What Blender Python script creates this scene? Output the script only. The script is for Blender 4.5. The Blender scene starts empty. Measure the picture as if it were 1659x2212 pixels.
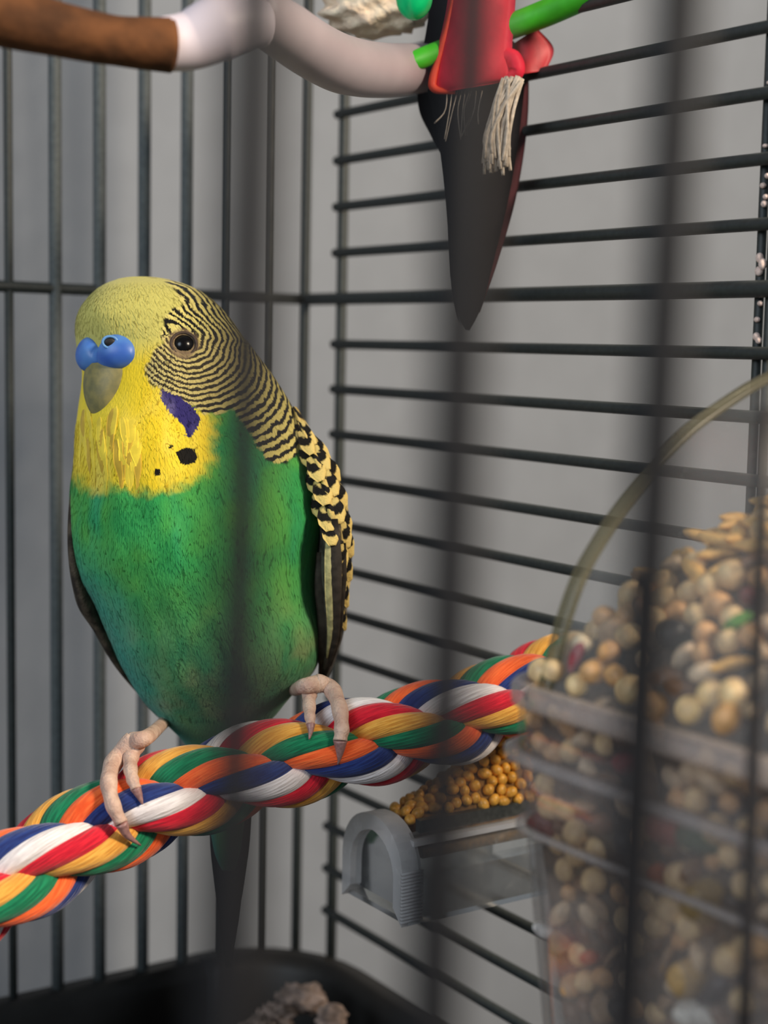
import bpy, bmesh, math, random
import numpy as np
from mathutils import Vector, Matrix

random.seed(7)
rng = np.random.default_rng(7)
scn = bpy.context.scene
COL = scn.collection

# ------------------------------------------------------------------ camera, world, lights, exposure
W, H, FPX = 1659.0, 2212.0, 3400.0
PITCH, ROLL = math.radians(6.14), math.radians(1.1)
CAM = Vector((0, 0, 0.215))
FW = Vector((0, math.cos(PITCH), -math.sin(PITCH)))
R0 = Vector((1, 0, 0))
U0 = Vector((0, math.sin(PITCH), math.cos(PITCH)))
RT = R0 * math.cos(ROLL) + U0 * math.sin(ROLL)
UP = U0 * math.cos(ROLL) - R0 * math.sin(ROLL)
cd = bpy.data.cameras.new('camera')
cam = bpy.data.objects.new('camera', cd)
COL.objects.link(cam)
cam.matrix_world = Matrix((
    (RT.x, UP.x, -FW.x, CAM.x), (RT.y, UP.y, -FW.y, CAM.y), (RT.z, UP.z, -FW.z, CAM.z), (0, 0, 0, 1)))
cd.sensor_fit = 'AUTO'
cd.sensor_width = 36.0
cd.lens = 36.0 * FPX / H
cd.clip_start = 0.005
cd.clip_end = 50
cd.dof.use_dof = True
cd.dof.focus_distance = 0.306
cd.dof.aperture_fstop = 11.5
scn.camera = cam

scn.view_settings.view_transform = 'Standard'
scn.view_settings.look = 'None'
scn.view_settings.gamma = 1.0
scn.view_settings.use_curve_mapping = False
scn.view_settings.exposure = 0.0
scn.cycles.max_bounces = 10
scn.cycles.transparent_max_bounces = 24
scn.cycles.caustics_reflective = False
scn.cycles.caustics_refractive = False

world = bpy.data.worlds.new('room_light')
scn.world = world
world.use_nodes = True
world.node_tree.nodes['Background'].inputs[0].default_value = (0.80, 0.90, 1.0, 1)
world.node_tree.nodes['Background'].inputs[1].default_value = 0.20


def area(name, loc, target, size, power, color):
    l = bpy.data.lights.new(name, 'AREA')
    l.shape = 'DISK'
    l.size = size
    l.energy = power
    l.color = color
    o = bpy.data.objects.new(name, l)
    o.location = loc
    o.rotation_euler = (Vector(target) - Vector(loc)).to_track_quat('-Z', 'Y').to_euler()
    COL.objects.link(o)
    return o


area('warm_lamp', (0.46, 0.0, 0.52), (0.06, 0.36, 0.16), 0.14, 7.8, (1.0, 0.84, 0.66))
area('window_light', (-0.70, -0.65, 0.70), (0.0, 0.40, 0.18), 0.60, 7.4, (0.80, 0.90, 1.0))


# ------------------------------------------------------------------ helpers
def P(px, py, d):
    """point of the place seen at frame position (px, py) at distance d along the view axis"""
    return CAM + (FW + RT * ((px - W / 2) / FPX) - UP * ((py - H / 2) / FPX)) * d


def proj(v):
    q = np.asarray(v) - np.array(CAM)
    d = q @ np.array(FW)
    return W / 2 + FPX * (q @ np.array(RT)) / d, H / 2 - FPX * (q @ np.array(UP)) / d, d


def srgb(r, g, b):
    f = lambda c: (c / 255 / 12.92) if c / 255 <= 0.04045 else ((c / 255 + 0.055) / 1.055) ** 2.4
    return (f(r), f(g), f(b), 1.0)


def catmull(pts, n):
    """n points along a smooth curve through pts (any dimension)"""
    p = np.asarray(pts, float)
    p = np.vstack([2 * p[0] - p[1], p, 2 * p[-1] - p[-2]])
    m = len(p) - 3
    t = np.linspace(0, m, n)
    i = np.minimum(t.astype(int), m - 1)
    f = (t - i)[:, None]
    a, b, c, d = p[i], p[i + 1], p[i + 2], p[i + 3]
    return 0.5 * (2 * b + (c - a) * f + (2 * a - 5 * b + 4 * c - d) * f ** 2 + (3 * b - a - 3 * c + d) * f ** 3)


def smooth_table(rows, ys):
    """piecewise cubic (monotone-ish) interpolation of a table whose first column is y"""
    rows = np.asarray(rows, float)
    y = rows[:, 0]
    out = [ys]
    for k in range(1, rows.shape[1]):
        v = rows[:, k]
        s = np.gradient(v, y)
        i = np.clip(np.searchsorted(y, ys) - 1, 0, len(y) - 2)
        h = y[i + 1] - y[i]
        t = (ys - y[i]) / h
        out.append((2 * t**3 - 3 * t**2 + 1) * v[i] + (t**3 - 2 * t**2 + t) * h * s[i]
                   + (-2 * t**3 + 3 * t**2) * v[i + 1] + (t**3 - t**2) * h * s[i + 1])
    return np.stack(out, 1)


def link(name, mesh, mat=None, parent=None):
    o = bpy.data.objects.new(name, mesh)
    COL.objects.link(o)
    if mat is not None and len(mesh.materials) == 0:
        mesh.materials.append(mat)
    if parent is not None:
        o.parent = parent
    return o


def mesh_from(verts, faces, smooth=True, attrs=None):
    me = bpy.data.meshes.new('m')
    me.from_pydata([tuple(v) for v in verts], [], [tuple(int(i) for i in f) for f in faces])
    if smooth:
        me.polygons.foreach_set('use_smooth', [True] * len(me.polygons))
    for k, v in (attrs or {}).items():
        a = me.attributes.new(k, 'FLOAT', 'POINT')
        a.data.foreach_set('value', np.asarray(v, np.float32))
    me.update()
    return me


class Geo:
    """collects shapes into one mesh"""
    def __init__(self):
        self.v, self.f = [], []

    def add(self, v, f):
        n = len(self.v)
        self.v += [tuple(q) for q in v]
        self.f += [tuple(int(i) + n for i in q) for q in f]
        return self

    def tube(self, pts, rad, seg=10, cap=True):
        v, f = tube_geo(pts, rad, seg, cap)
        return self.add(v, f)

    def ball(self, c, rx, ry, rz, m=None, seg=16, rings=10):
        v, f = [], []
        for i in range(rings + 1):
            th = math.pi * i / rings
            for j in range(seg):
                ph = 2 * math.pi * j / seg
                q = Vector((rx * math.sin(th) * math.cos(ph), ry * math.sin(th) * math.sin(ph), rz * math.cos(th)))
                if m is not None:
                    q = m @ q
                v.append(Vector(c) + q)
        for i in range(rings):
            for j in range(seg):
                a, b = i * seg + j, i * seg + (j + 1) % seg
                f.append((a, a + seg, b + seg, b))
        return self.add(v, f)

    def box(self, o, ax, ay, az):
        """box from corner o with edge vectors"""
        o, ax, ay, az = map(Vector, (o, ax, ay, az))
        v = [o + ax * i + ay * j + az * k for k in (0, 1) for j in (0, 1) for i in (0, 1)]
        f = [(0, 2, 3, 1), (4, 5, 7, 6), (0, 1, 5, 4), (2, 6, 7, 3), (0, 4, 6, 2), (1, 3, 7, 5)]
        return self.add(v, f)

    def mesh(self, smooth=True):
        return mesh_from(self.v, self.f, smooth)


def tube_geo(pts, rad, seg=10, cap=True, ell=None, ref=None):
    pts = np.asarray([tuple(p) for p in pts], float)
    n = len(pts)
    rad = np.full(n, rad, float) if np.isscalar(rad) else np.asarray(rad, float)
    tan = np.gradient(pts, axis=0)
    tan /= np.linalg.norm(tan, axis=1)[:, None] + 1e-12
    nrm = np.zeros_like(pts)
    r = np.array((0.0, 0, 1)) if abs(tan[0][2]) < 0.9 else np.array((1.0, 0, 0))
    prev = r - tan[0] * (r @ tan[0])
    prev /= np.linalg.norm(prev)
    for i in range(n):
        q = prev - tan[i] * (prev @ tan[i])
        prev = q / (np.linalg.norm(q) + 1e-12)
        nrm[i] = prev
    if ref is not None:
        nrm = ref - tan * np.sum(ref * tan, 1)[:, None]
        nrm /= np.linalg.norm(nrm, axis=1)[:, None]
    bi = np.cross(tan, nrm)
    a = np.arange(seg) * 2 * math.pi / seg
    e1, e2 = ell if ell else (1, 1)
    v = pts[:, None] + rad[:, None, None] * (np.cos(a)[None, :, None] * nrm[:, None] * e1 + np.sin(a)[None, :, None] * bi[:, None] * e2)
    v = v.reshape(-1, 3)
    f = [(i * seg + j, i * seg + (j + 1) % seg, (i + 1) * seg + (j + 1) % seg, (i + 1) * seg + j) for i in range(n - 1) for j in range(seg)]
    if cap:
        f += [tuple(range(seg - 1, -1, -1)), tuple((n - 1) * seg + j for j in range(seg))]
    return v, f


def tube_mesh(pts, rad, seg=10, **k):
    v, f = tube_geo(pts, rad, seg, **k)
    return mesh_from(v, f)


def thing(name, label, cat, loc=(0, 0, 0), group=None):
    o = bpy.data.objects.new(name, None)
    o.empty_display_size = 0.01
    COL.objects.link(o)
    o.location = loc
    tag(o, label, cat, group)
    return o


def tag(o, label=None, cat=None, group=None, kind=None):
    if label: o['label'] = label
    if cat: o['category'] = cat
    if group: o['group'] = group
    if kind: o['kind'] = kind
    return o


def keep(o, parent):
    """parent without moving: parts are built in place, roots only translate"""
    o.parent = parent
    o.matrix_parent_inverse = Matrix.Translation(-Vector(parent.location))
    return o


def part(name, mesh, mat, root, kind=None, label=None):
    """a part built in world coordinates, hung under its thing or part"""
    o = link(name, mesh, mat)
    o.parent = root
    r = root
    off = Vector((0, 0, 0))
    while r is not None:
        off += Vector(r.location) if r.type == 'EMPTY' else Vector((0, 0, 0))
        r = r.parent
    if root.type == 'EMPTY':
        o.matrix_parent_inverse = Matrix.Translation(-off)
    if kind: o['kind'] = kind
    if label: o['label'] = label
    return o


# ------------------------------------------------------------------ materials
def new_mat(name):
    m = bpy.data.materials.new(name)
    m.use_nodes = True
    nt = m.node_tree
    for n in list(nt.nodes):
        nt.nodes.remove(n)
    out = nt.nodes.new('ShaderNodeOutputMaterial')
    return m, nt, out


def N(nt, t, **k):
    n = nt.nodes.new(t)
    for a, b in k.items():
        setattr(n, a, b)
    return n


def L(nt, a, b):
    nt.links.new(a, b)


def mth(nt, op, a, b=None, clamp=False):
    n = N(nt, 'ShaderNodeMath', operation=op, use_clamp=clamp)
    for i, q in enumerate((a, b)):
        if q is None:
            continue
        if isinstance(q, (int, float)):
            n.inputs[i].default_value = q
        else:
            L(nt, q, n.inputs[i])
    return n.outputs[0]


def mixc(nt, fac, a, b, blend='MIX'):
    n = N(nt, 'ShaderNodeMix', data_type='RGBA', blend_type=blend)
    for i, q in ((0, fac), (6, a), (7, b)):
        if isinstance(q, (int, float)):
            n.inputs[i].default_value = q
        elif isinstance(q, tuple):
            n.inputs[i].default_value = q
        else:
            L(nt, q, n.inputs[i])
    return n.outputs[2]


def noise(nt, scale, detail=2.0, vec=None, rough=0.5):
    n = N(nt, 'ShaderNodeTexNoise')
    n.inputs['Scale'].default_value = scale
    n.inputs['Detail'].default_value = detail
    n.inputs['Roughness'].default_value = rough
    if vec is None:
        tc = N(nt, 'ShaderNodeTexCoord')
        vec = tc.outputs['Object']
    L(nt, vec, n.inputs['Vector'])
    return n.outputs[0]


def ramp01(nt, x, lo, hi):
    n = N(nt, 'ShaderNodeMapRange', interpolation_type='SMOOTHSTEP')
    L(nt, x, n.inputs[0])
    n.inputs[1].default_value = lo
    n.inputs[2].default_value = hi
    return n.outputs[0]


def attr(nt, name):
    return N(nt, 'ShaderNodeAttribute', attribute_name=name).outputs['Fac']


def finish(nt, out, color, rough=0.6, bump=None, bump_d=0.0002, spec=0.5, metal=0.0, sheen=0.0, sss=0.0, strength=1.0):
    b = N(nt, 'ShaderNodeBsdfPrincipled')
    if isinstance(color, tuple):
        b.inputs['Base Color'].default_value = color
    else:
        L(nt, color, b.inputs['Base Color'])
    if isinstance(rough, (int, float)):
        b.inputs['Roughness'].default_value = rough
    else:
        L(nt, rough, b.inputs['Roughness'])
    b.inputs['Specular IOR Level'].default_value = spec
    b.inputs['Metallic'].default_value = metal
    b.inputs['Sheen Weight'].default_value = sheen
    if sss:
        b.inputs['Subsurface Weight'].default_value = sss
        b.inputs['Subsurface Radius'].default_value = (0.002, 0.001, 0.0006)
        b.inputs['Subsurface Scale'].default_value = 0.5
    if bump is not None:
        bn = N(nt, 'ShaderNodeBump')
        bn.inputs['Distance'].default_value = bump_d
        bn.inputs['Strength'].default_value = strength
        L(nt, bump, bn.inputs['Height'])
        L(nt, bn.outputs[0], b.inputs['Normal'])
    L(nt, b.outputs[0], out.inputs[0])
    return b


def mat_plain(name, col, rough=0.6, var=0.12, scale=400, bump_d=0.0001, spec=0.5, sheen=0.0, sss=0.0):
    m, nt, out = new_mat(name)
    nz = noise(nt, scale, 3)
    c = mixc(nt, ramp01(nt, nz, 0.3, 0.7), tuple(q * (1 - var) for q in col[:3]) + (1,), tuple(min(1, q * (1 + var)) for q in col[:3]) + (1,))
    finish(nt, out, c, rough, nz, bump_d, spec, sheen=sheen, sss=sss)
    return m


def mat_clear(name, tint=(0.95, 0.95, 0.95, 1), haze=0.08, haze_col=(0.8, 0.8, 0.8, 1), rough=0.08, refl=0.6, dusty=0.0):
    """thin clear moulded plastic: see-through, glossy towards grazing angles, a little milky"""
    m, nt, out = new_mat(name)
    tr = N(nt, 'ShaderNodeBsdfTransparent')
    tr.inputs[0].default_value = tint
    gl = N(nt, 'ShaderNodeBsdfGlossy')
    gl.inputs['Roughness'].default_value = rough
    lw = N(nt, 'ShaderNodeLayerWeight')
    lw.inputs[0].default_value = 0.35
    fac = mth(nt, 'MULTIPLY', lw.outputs['Fresnel'], refl, True)
    m1 = N(nt, 'ShaderNodeMixShader')
    L(nt, fac, m1.inputs[0]); L(nt, tr.outputs[0], m1.inputs[1]); L(nt, gl.outputs[0], m1.inputs[2])
    df = N(nt, 'ShaderNodeBsdfDiffuse')
    df.inputs[0].default_value = haze_col
    tl = N(nt, 'ShaderNodeBsdfTranslucent')
    tl.inputs[0].default_value = haze_col
    md = N(nt, 'ShaderNodeMixShader')
    md.inputs[0].default_value = 0.5
    L(nt, df.outputs[0], md.inputs[1]); L(nt, tl.outputs[0], md.inputs[2])
    m2 = N(nt, 'ShaderNodeMixShader')
    hz = mth(nt, 'ADD', mth(nt, 'MULTIPLY', ramp01(nt, noise(nt, 350, 4), 0.5, 0.75), dusty), haze, True)
    L(nt, hz, m2.inputs[0]); L(nt, m1.outputs[0], m2.inputs[1]); L(nt, md.outputs[0], m2.inputs[2])
    L(nt, m2.outputs[0], out.inputs[0])
    return m


M = {}
M['wall'] = mat_plain('wall_paint', (0.226, 0.248, 0.280, 1), 0.9, 0.03, 60, 0.0002, 0.2)
M['floor'] = mat_plain('floor_board', (0.10, 0.09, 0.08, 1), 0.6, 0.2, 30)
M['wire'] = mat_plain('black_powder_coat', srgb(46, 51, 50), 0.55, 0.15, 900, 0.00005, 0.45)
M['wire_grey'] = mat_plain('mid_grey_coat', srgb(80, 86, 87), 0.6, 0.15, 900, 0.00005, 0.4)  # lighter grey coat for the wide back bars
M['wire_front'] = mat_plain('front_wire_coat', srgb(24, 24, 27), 0.6, 0.15, 900, 0.00005, 0.3)
M['tray'] = mat_plain('black_tray_plastic', srgb(22, 21, 20), 0.55, 0.2, 120, 0.0002, 0.4)
M['liner'] = mat_plain('tray_liner', srgb(70, 62, 55), 0.9, 0.35, 160, 0.0008)
M['litter'] = mat_plain('pale_litter', srgb(140, 122, 112), 0.95, 0.5, 220, 0.002)
M['crust'] = mat_plain('dried_crust', srgb(225, 200, 188), 0.8, 0.2, 1500)

# ------------------------------------------------------------------ place axes: the cage is turned to the camera
VV = Vector((math.sin(math.radians(34)), -math.cos(math.radians(34)), 0))      # along the right panel, towards us
UU = Vector((math.cos(math.radians(34)), math.sin(math.radians(34)), 0))       # along the back panel, to the right
ZZ = Vector((0, 0, 1))
C0 = Vector((-0.0224, 0.425, 0))
FLOOR_Z = -0.72


def hit(px, py, origin, normal):
    d = P(px, py, 1.0) - CAM
    return CAM + d * ((origin - CAM).dot(normal) / d.dot(normal))


# ------------------------------------------------------------------ setting
def quad(name, a, b, c, d, mat):
    g = Geo().add([a, b, c, d], [(0, 1, 2, 3)])
    o = link(name, g.mesh(False), mat)
    o['kind'] = 'structure'
    return o


def slab(name, o, ax, ay, az, mat):
    ob = link(name, Geo().box(o, ax, ay, az).mesh(False), mat)
    ob['kind'] = 'structure'
    return ob


wo = C0 - VV * 0.085
slab('wall_back', wo - UU * 1.3 + ZZ * FLOOR_Z, UU * 3.0, -VV * 0.05, ZZ * 1.6, M['wall'])
slab('floor', Vector((-1.6, -1.0, FLOOR_Z - 0.02)), (3.2, 0, 0), (0, 3.2, 0), (0, 0, 0.02), M['floor'])

g = Geo()
sc_ = C0 + VV * 0.006 - UU * 0.006
STAND = thing('cage_stand', 'plain dark wooden stand right under the bird cage', 'stand', sc_ + ZZ * FLOOR_Z)
part('stand_top', Geo().box(sc_ - ZZ * 0.022, -UU * 0.30, VV * 0.30, ZZ * 0.02).mesh(False), M['floor'], STAND)
for i_, j_ in ((0.01, 0.01), (0.265, 0.01), (0.01, 0.265), (0.265, 0.265)):
    part('leg', Geo().box(sc_ - UU * i_ + VV * j_ + ZZ * FLOOR_Z, -UU * 0.025, VV * 0.025, ZZ * (-FLOOR_Z - 0.022)).mesh(False), M['floor'], STAND)

# ------------------------------------------------------------------ cage
cage = thing('bird_cage', 'black wire bird cage with vertical back bars and horizontal side bars', 'cage', C0.copy())
RIM_Z = hit(700, 2085, C0, UU).z


def wire(name, a, b, r, mat=None, seg=8):
    n = max(2, int((Vector(b) - Vector(a)).length / 0.05))
    pts = [Vector(a).lerp(Vector(b), i / n) for i in range(n + 1)]
    return part(name, tube_mesh(pts, r, seg), mat or M['wire'], cage)


TOPZ = 0.36
# right panel, horizontal bars
zt = hit(740, 645, C0, UU).z
dz = 0.01172
tw = (hit(725, 740, C0, UU) - C0).dot(VV)
tp = (hit(1631, 740, C0, UU) - C0).dot(VV)
for k in range(-14, 13):
    z = zt + k * dz
    if k == 0 or z < RIM_Z + 0.004:
        continue
    a = C0 + VV * (tw - 0.001) + ZZ * z
    b = C0 + VV * 0.295 + ZZ * z
    wire('bar', a, b, 0.0012)
wire('crossbar', C0 + ZZ * zt, C0 + VV * 0.295 + ZZ * zt, 0.0016)
wire('upright', C0 + VV * tw + ZZ * RIM_Z - UU * -0.0016, C0 + VV * tw + ZZ * TOPZ + UU * 0.0016, 0.0014)
wire('upright', C0 + ZZ * (RIM_Z - 0.004), C0 + ZZ * TOPZ, 0.0014)
post = Geo()
pc = C0 + VV * tp
for s in (-1, 1):
    post.tube([pc + VV * s * 0.0013 + UU * 0.002 + ZZ * RIM_Z, pc + VV * s * 0.0013 + UU * 0.002 + ZZ * TOPZ], 0.0009, 8)
post_o = part('post', post.mesh(), M['wire'], cage)
for py, w in ((180, 3), (315, 3), (380, 4), (400, 4), (425, 4), (440, 5), (556, 7), (570, 8), (585, 7), (655, 4), (690, 4), (727, 6), (735, 5), (760, 4)):
    g = Geo()
    q = pc + ZZ * hit(1637, py, pc, UU).z + UU * 0.0011 + VV * random.uniform(-0.0009, 0.0009)
    s = 0.09e-3
    g.ball(q, 0.0004 + w * s * 0.6, 0.0007, w * s * 1.5, seg=8, rings=6)
    part('crust', g.mesh(), M['crust'], post_o)

# back panel, vertical bars
for px, r, mt in ((-80, .0016, 'wire_grey'), (20, .0011, 'wire'), (120, .0016, 'wire_grey'), (215, .0016, 'wire_grey'), (311, .0016, 'wire_grey'),
                  (402, .0016, 'wire_grey'), (490, .0011, 'wire'), (576, .0011, 'wire')):
    q = hit(px, 740, C0, VV)
    wire('bar', Vector((q.x, q.y, RIM_Z - 0.004)), Vector((q.x, q.y, TOPZ)), r, M[mt])
wire('crossbar', C0 + ZZ * zt, C0 - UU * 0.16 + ZZ * (zt + 0.001), 0.0014)

# front panel, close to the lens
TF = 0.2963
FO = C0 + VV * TF
for px in (522, 978, 1412):
    q = hit(px, 1106, FO, VV)
    wire('bar', q - ZZ * 0.18 - UU * 0.0036, q + ZZ * 0.15 + UU * 0.003, 0.00155, M['wire_front'], seg=12)

# base tray with a rounded corner
g = Geo()
path = []
for s in np.linspace(0.20, 0.03, 6):
    path.append(C0 - UU * s)
for a in np.linspace(0, math.pi / 2, 8):
    path.append(C0 - UU * 0.03 * (1 - math.sin(a)) + VV * 0.03 * (1 - math.cos(a)))
for s in np.linspace(0.03, 0.29, 8)[1:]:
    path.append(C0 + VV * s)
prof = [(-0.006, 0.0), (-0.006, 1.0), (-0.003, 1.08), (0.002, 1.08), (0.004, 1.0), (0.006, 0.0)]
vs, fs = [], []
for i, p in enumerate(path):
    t = (path[min(i + 1, len(path) - 1)] - path[max(i - 1, 0)]).normalized()
    nn = Vector((-t.y, t.x, 0))        # outward
    for w, h in prof:
        vs.append(Vector((p.x, p.y, 0)) + nn * w + ZZ * (0.001 + h * (RIM_Z - 0.001)))
m = len(prof)
for i in range(len(path) - 1):
    for j in range(m):
        fs.append((i * m + j, i * m + (j + 1) % m, (i + 1) * m + (j + 1) % m, (i + 1) * m + j))
part('base_tray', mesh_from(vs, fs), M['tray'], cage)
g = Geo().box(C0 + VV * 0.004 - UU * 0.2 + ZZ * 0.001, UU * 0.196, VV * 0.285, ZZ * 0.004)
part('tray_liner', g.mesh(False), M['liner'], cage)

# ------------------------------------------------------------------ budgerigar
BD = 0.33
UNIT = BD / FPX
nF, nR, nU = np.array(FW), np.array(RT), np.array(UP)


def bird_pt(px, py, off):
    """px, py on the bird's mid plane, off: distance behind it (all in frame pixels at the bird)"""
    px, py, off = np.broadcast_arrays(np.asarray(px, float), np.asarray(py, float), np.asarray(off, float))
    base = np.array(CAM) + nF * BD
    return (base + nR * ((px - W / 2) * UNIT)[..., None] - nU * ((py - H / 2) * UNIT)[..., None] + nF * (off * UNIT)[..., None])


def sd_poly(x, y, poly):
    """signed distance to a polygon, positive inside"""
    poly = np.asarray(poly, float)
    d = np.full(x.shape, 1e9)
    ins = np.zeros(x.shape, bool)
    for (x0, y0), (x1, y1) in zip(poly, np.roll(poly, -1, 0)):
        ex, ey = x1 - x0, y1 - y0
        t = np.clip(((x - x0) * ex + (y - y0) * ey) / (ex * ex + ey * ey + 1e-9), 0, 1)
        d = np.minimum(d, np.hypot(x - x0 - t * ex, y - y0 - t * ey))
        c = ((y0 <= y) != (y1 <= y)) & (x < x0 + (y - y0) * ex / (ey + 1e-12))
        ins ^= c
    return np.where(ins, d, -d)


body_rows = [  # y, left, right, half depth, centre offset
    (601, 300, 316, 8, 0), (604, 268, 352, 45, 0), (611, 242, 386, 72, 0), (622, 220, 418, 100, 0), (640, 200, 448, 128, 0),
    (665, 181, 478, 150, 0), (695, 169, 504, 165, 0), (730, 166, 528, 174, 2), (765, 170, 553, 180, 6), (800, 178, 580, 188, 10),
    (840, 176, 607, 198, 14), (880, 170, 631, 210, 16), (920, 167, 651, 222, 16), (960, 166, 666, 234, 14), (1000, 163, 680, 244, 12),
    (1050, 157, 693, 254, 10), (1100, 153, 703, 260, 8), (1150, 152, 702, 262, 10), (1200, 156, 694, 260, 14), (1250, 172, 690, 252, 18),
    (1300, 200, 690, 242, 24), (1350, 222, 698, 228, 30), (1400, 243, 694, 210, 36), (1450, 265, 677, 186, 44), (1500, 291, 634, 156, 56),
    (1550, 328, 592, 122, 70), (1600, 376, 552, 90, 84), (1650, 408, 534, 66, 96), (1700, 424, 526, 52, 106), (1760, 434, 520, 42, 114),
    (1820, 442, 512, 34, 120), (1880, 455, 502, 20, 126), (1910, 468, 492, 6, 130)]
ys = np.concatenate([np.array([601, 601.8, 602.8, 604, 605.5, 607.5]), np.linspace(610, 1560, 330), np.linspace(1566, 1910, 50)])
tb = smooth_table(body_rows, ys)
NT = 340
th = np.arange(NT) * 2 * math.pi / NT
th = th + 0.35 * np.sin(th) * -1.0 * 0 
cx = (tb[:, 1] + tb[:, 2]) / 2
hw = np.maximum((tb[:, 2] - tb[:, 1]) / 2, 1)
bx = cx[:, None] + hw[:, None] * np.sin(th)[None]
bo = tb[:, 4][:, None] - tb[:, 3][:, None] * np.cos(th)[None]
by = np.repeat(ys[:, None], NT, 1)
front = np.clip(np.cos(th)[None] * 1.2 + 0.35, 0, 1)


def bumpf(x0, y0, rx, ry, h):
    return h * np.exp(-((bx - x0) / rx) ** 2 - ((by - y0) / ry) ** 2) * front


disp = (bumpf(300, 960, 125, 95, 30) + bumpf(430, 830, 90, 60, 10) - bumpf(405, 745, 42, 38, 9) + bumpf(225, 690, 70, 40, 12)
        - bumpf(240, 880, 60, 40, 8) + bumpf(330, 1440, 90, 110, 10) + bumpf(600, 1400, 80, 120, 10) + bumpf(640, 1110, 90, 120, 10)
        - bumpf(470, 1420, 60, 160, 8) + bumpf(420, 1180, 150, 90, 8) + bumpf(520, 930, 60, 50, -6))
wob = (2.2 * np.sin(bx / 23 + by / 41) * np.sin(by / 29 - bx / 57) + 1.6 * np.sin(bx / 11 - by / 60 + 2) * np.sin(by / 37 + 1)) * np.clip((by - 830) / 120, 0, 1)
disp = disp + wob
bx2 = bx + disp * np.sin(th)[None] * 0.4
bo2 = bo - disp * np.maximum(np.cos(th)[None], 0)
BV = bird_pt(bx2, by, bo2)
PX, PY, PD = proj(BV)
rows = len(ys)
idx = np.arange(rows * NT).reshape(rows, NT)
BF = np.stack([idx[:-1], np.roll(idx, -1, 1)[:-1], np.roll(idx, -1, 1)[1:], idx[1:]], -1).reshape(-1, 4)
# outward normals of the grid
du = np.roll(BV, -1, 1) - np.roll(BV, 1, 1)
dv = np.gradient(BV, axis=0)
BN = np.cross(du, dv)
BN /= np.linalg.norm(BN, axis=2)[..., None] + 1e-15
cen = bird_pt(cx, ys, tb[:, 4])[:, None]
sgn = np.sign(np.sum(BN * (BV - cen), 2))
BN *= sgn[..., None]
FRONT = np.cos(th)[None].repeat(rows, 0) > -0.15
viewd = (np.array(CAM) - BV)
facing = np.sum(BN * viewd, 2) > 0


def surf(px, py, lift=0.0):
    """point and outward normal of the bird's near side at a frame position"""
    d = np.where(facing, (PX - px) ** 2 + (PY - py) ** 2, 1e9)
    i = np.unravel_index(np.argmin(d), d.shape)
    return Vector(BV[i]) + Vector(BN[i]) * lift, Vector(BN[i])


# markings as smooth fields on the surface
stripe_zone = [(318, 598), (352, 604), (378, 630), (392, 655), (368, 668), (352, 690), (348, 716), (352, 738), (330, 758), (318, 785), (312, 806), (326, 832), (352, 850),
               (388, 868), (418, 880), (440, 893), (470, 897), (505, 888), (530, 925), (552, 962), (580, 1000), (618, 1002), (640, 985), (655, 950), (672, 915), (720, 960),
               (900, 900), (900, 500), (400, 560)]
bib_zone = [(130, 1010), (115, 930), (110, 840), (110, 700), (110, 540), (440, 540), (440, 660), (410, 700), (400, 740), (370, 800), (370, 838), (410, 870), (446, 893), (462, 905),
            (456, 940), (462, 985), (440, 1020), (400, 1048), (340, 1062), (290, 1058), (250, 1046), (215, 1062), (190, 1050)]
cheek_zone = [(344, 838), (362, 846), (385, 858), (402, 870), (420, 878), (428, 895), (434, 908), (424, 932), (412, 945), (401, 941), (398, 924), (386, 908), (368, 893), (352, 868)]
spot1 = [(378, 976), (390, 972), (404, 966), (420, 968), (427, 984), (420, 1000), (404, 1007), (388, 1000)]
sd_str = sd_poly(PX, PY, stripe_zone)
back = ~facing
sd_str = np.where(back & (PY < 960), np.maximum(sd_str, 40), sd_str)
sd_bib = np.where(back, -40, sd_poly(PX, PY, bib_zone))
sd_bib = np.where(back & (PY < 700) & (PX < 300), 40, sd_bib)
sd_chk = np.where(back, -40, sd_poly(PX, PY, cheek_zone))
sd_spt = np.where(back, -40, np.maximum(sd_poly(PX, PY, spot1), np.maximum(8 - np.hypot(PX - 340, PY - 1020), 5 - np.hypot(PX - 368, PY - 964))))
# bars run in arcs round the face; the period widens from the cheek to nape and neck
pc_, _ = surf(368, 716)
rel = (BV - np.array(pc_)) / UNIT
ex, ey, ez = rel @ nR, -(rel @ nU), rel @ nF
up_ = np.clip((14 - ey) / 70, 0, 1); up_ = up_ * up_ * (3 - 2 * up_)
xs_ = 24 - 62 * up_
dist = np.sqrt((ex - xs_) ** 2 + (ey - 10 + 14 * up_) ** 2 + (ez * 0.8) ** 2)
angl = np.arctan2(ey - 10 + 14 * up_, ex - xs_)            # 0 right, +90 down, -90 up
adeg = np.degrees(angl)
per_a = np.interp(adeg, [-180, -100, -60, -20, 10, 40, 80, 110, 140, 180], [15, 20, 20, 16.5, 12.5, 12.5, 11.5, 10, 9.5, 11])
gro = np.interp(adeg, [-60, 0, 30, 60, 110], [0.005, 0.02, 0.045, 0.045, 0.02])
rr_ = np.maximum(dist - 130, 0)
phase = np.minimum(dist, 130) / per_a + np.log(1 + gro * rr_ / per_a) / gro
per = per_a + gro * rr_
coarse = np.clip((per - 11.5) / 5, 0, 1)
eye_d = np.hypot(PX - 397, PY - 742)
eye_d = np.where(back, 400, eye_d)

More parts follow.
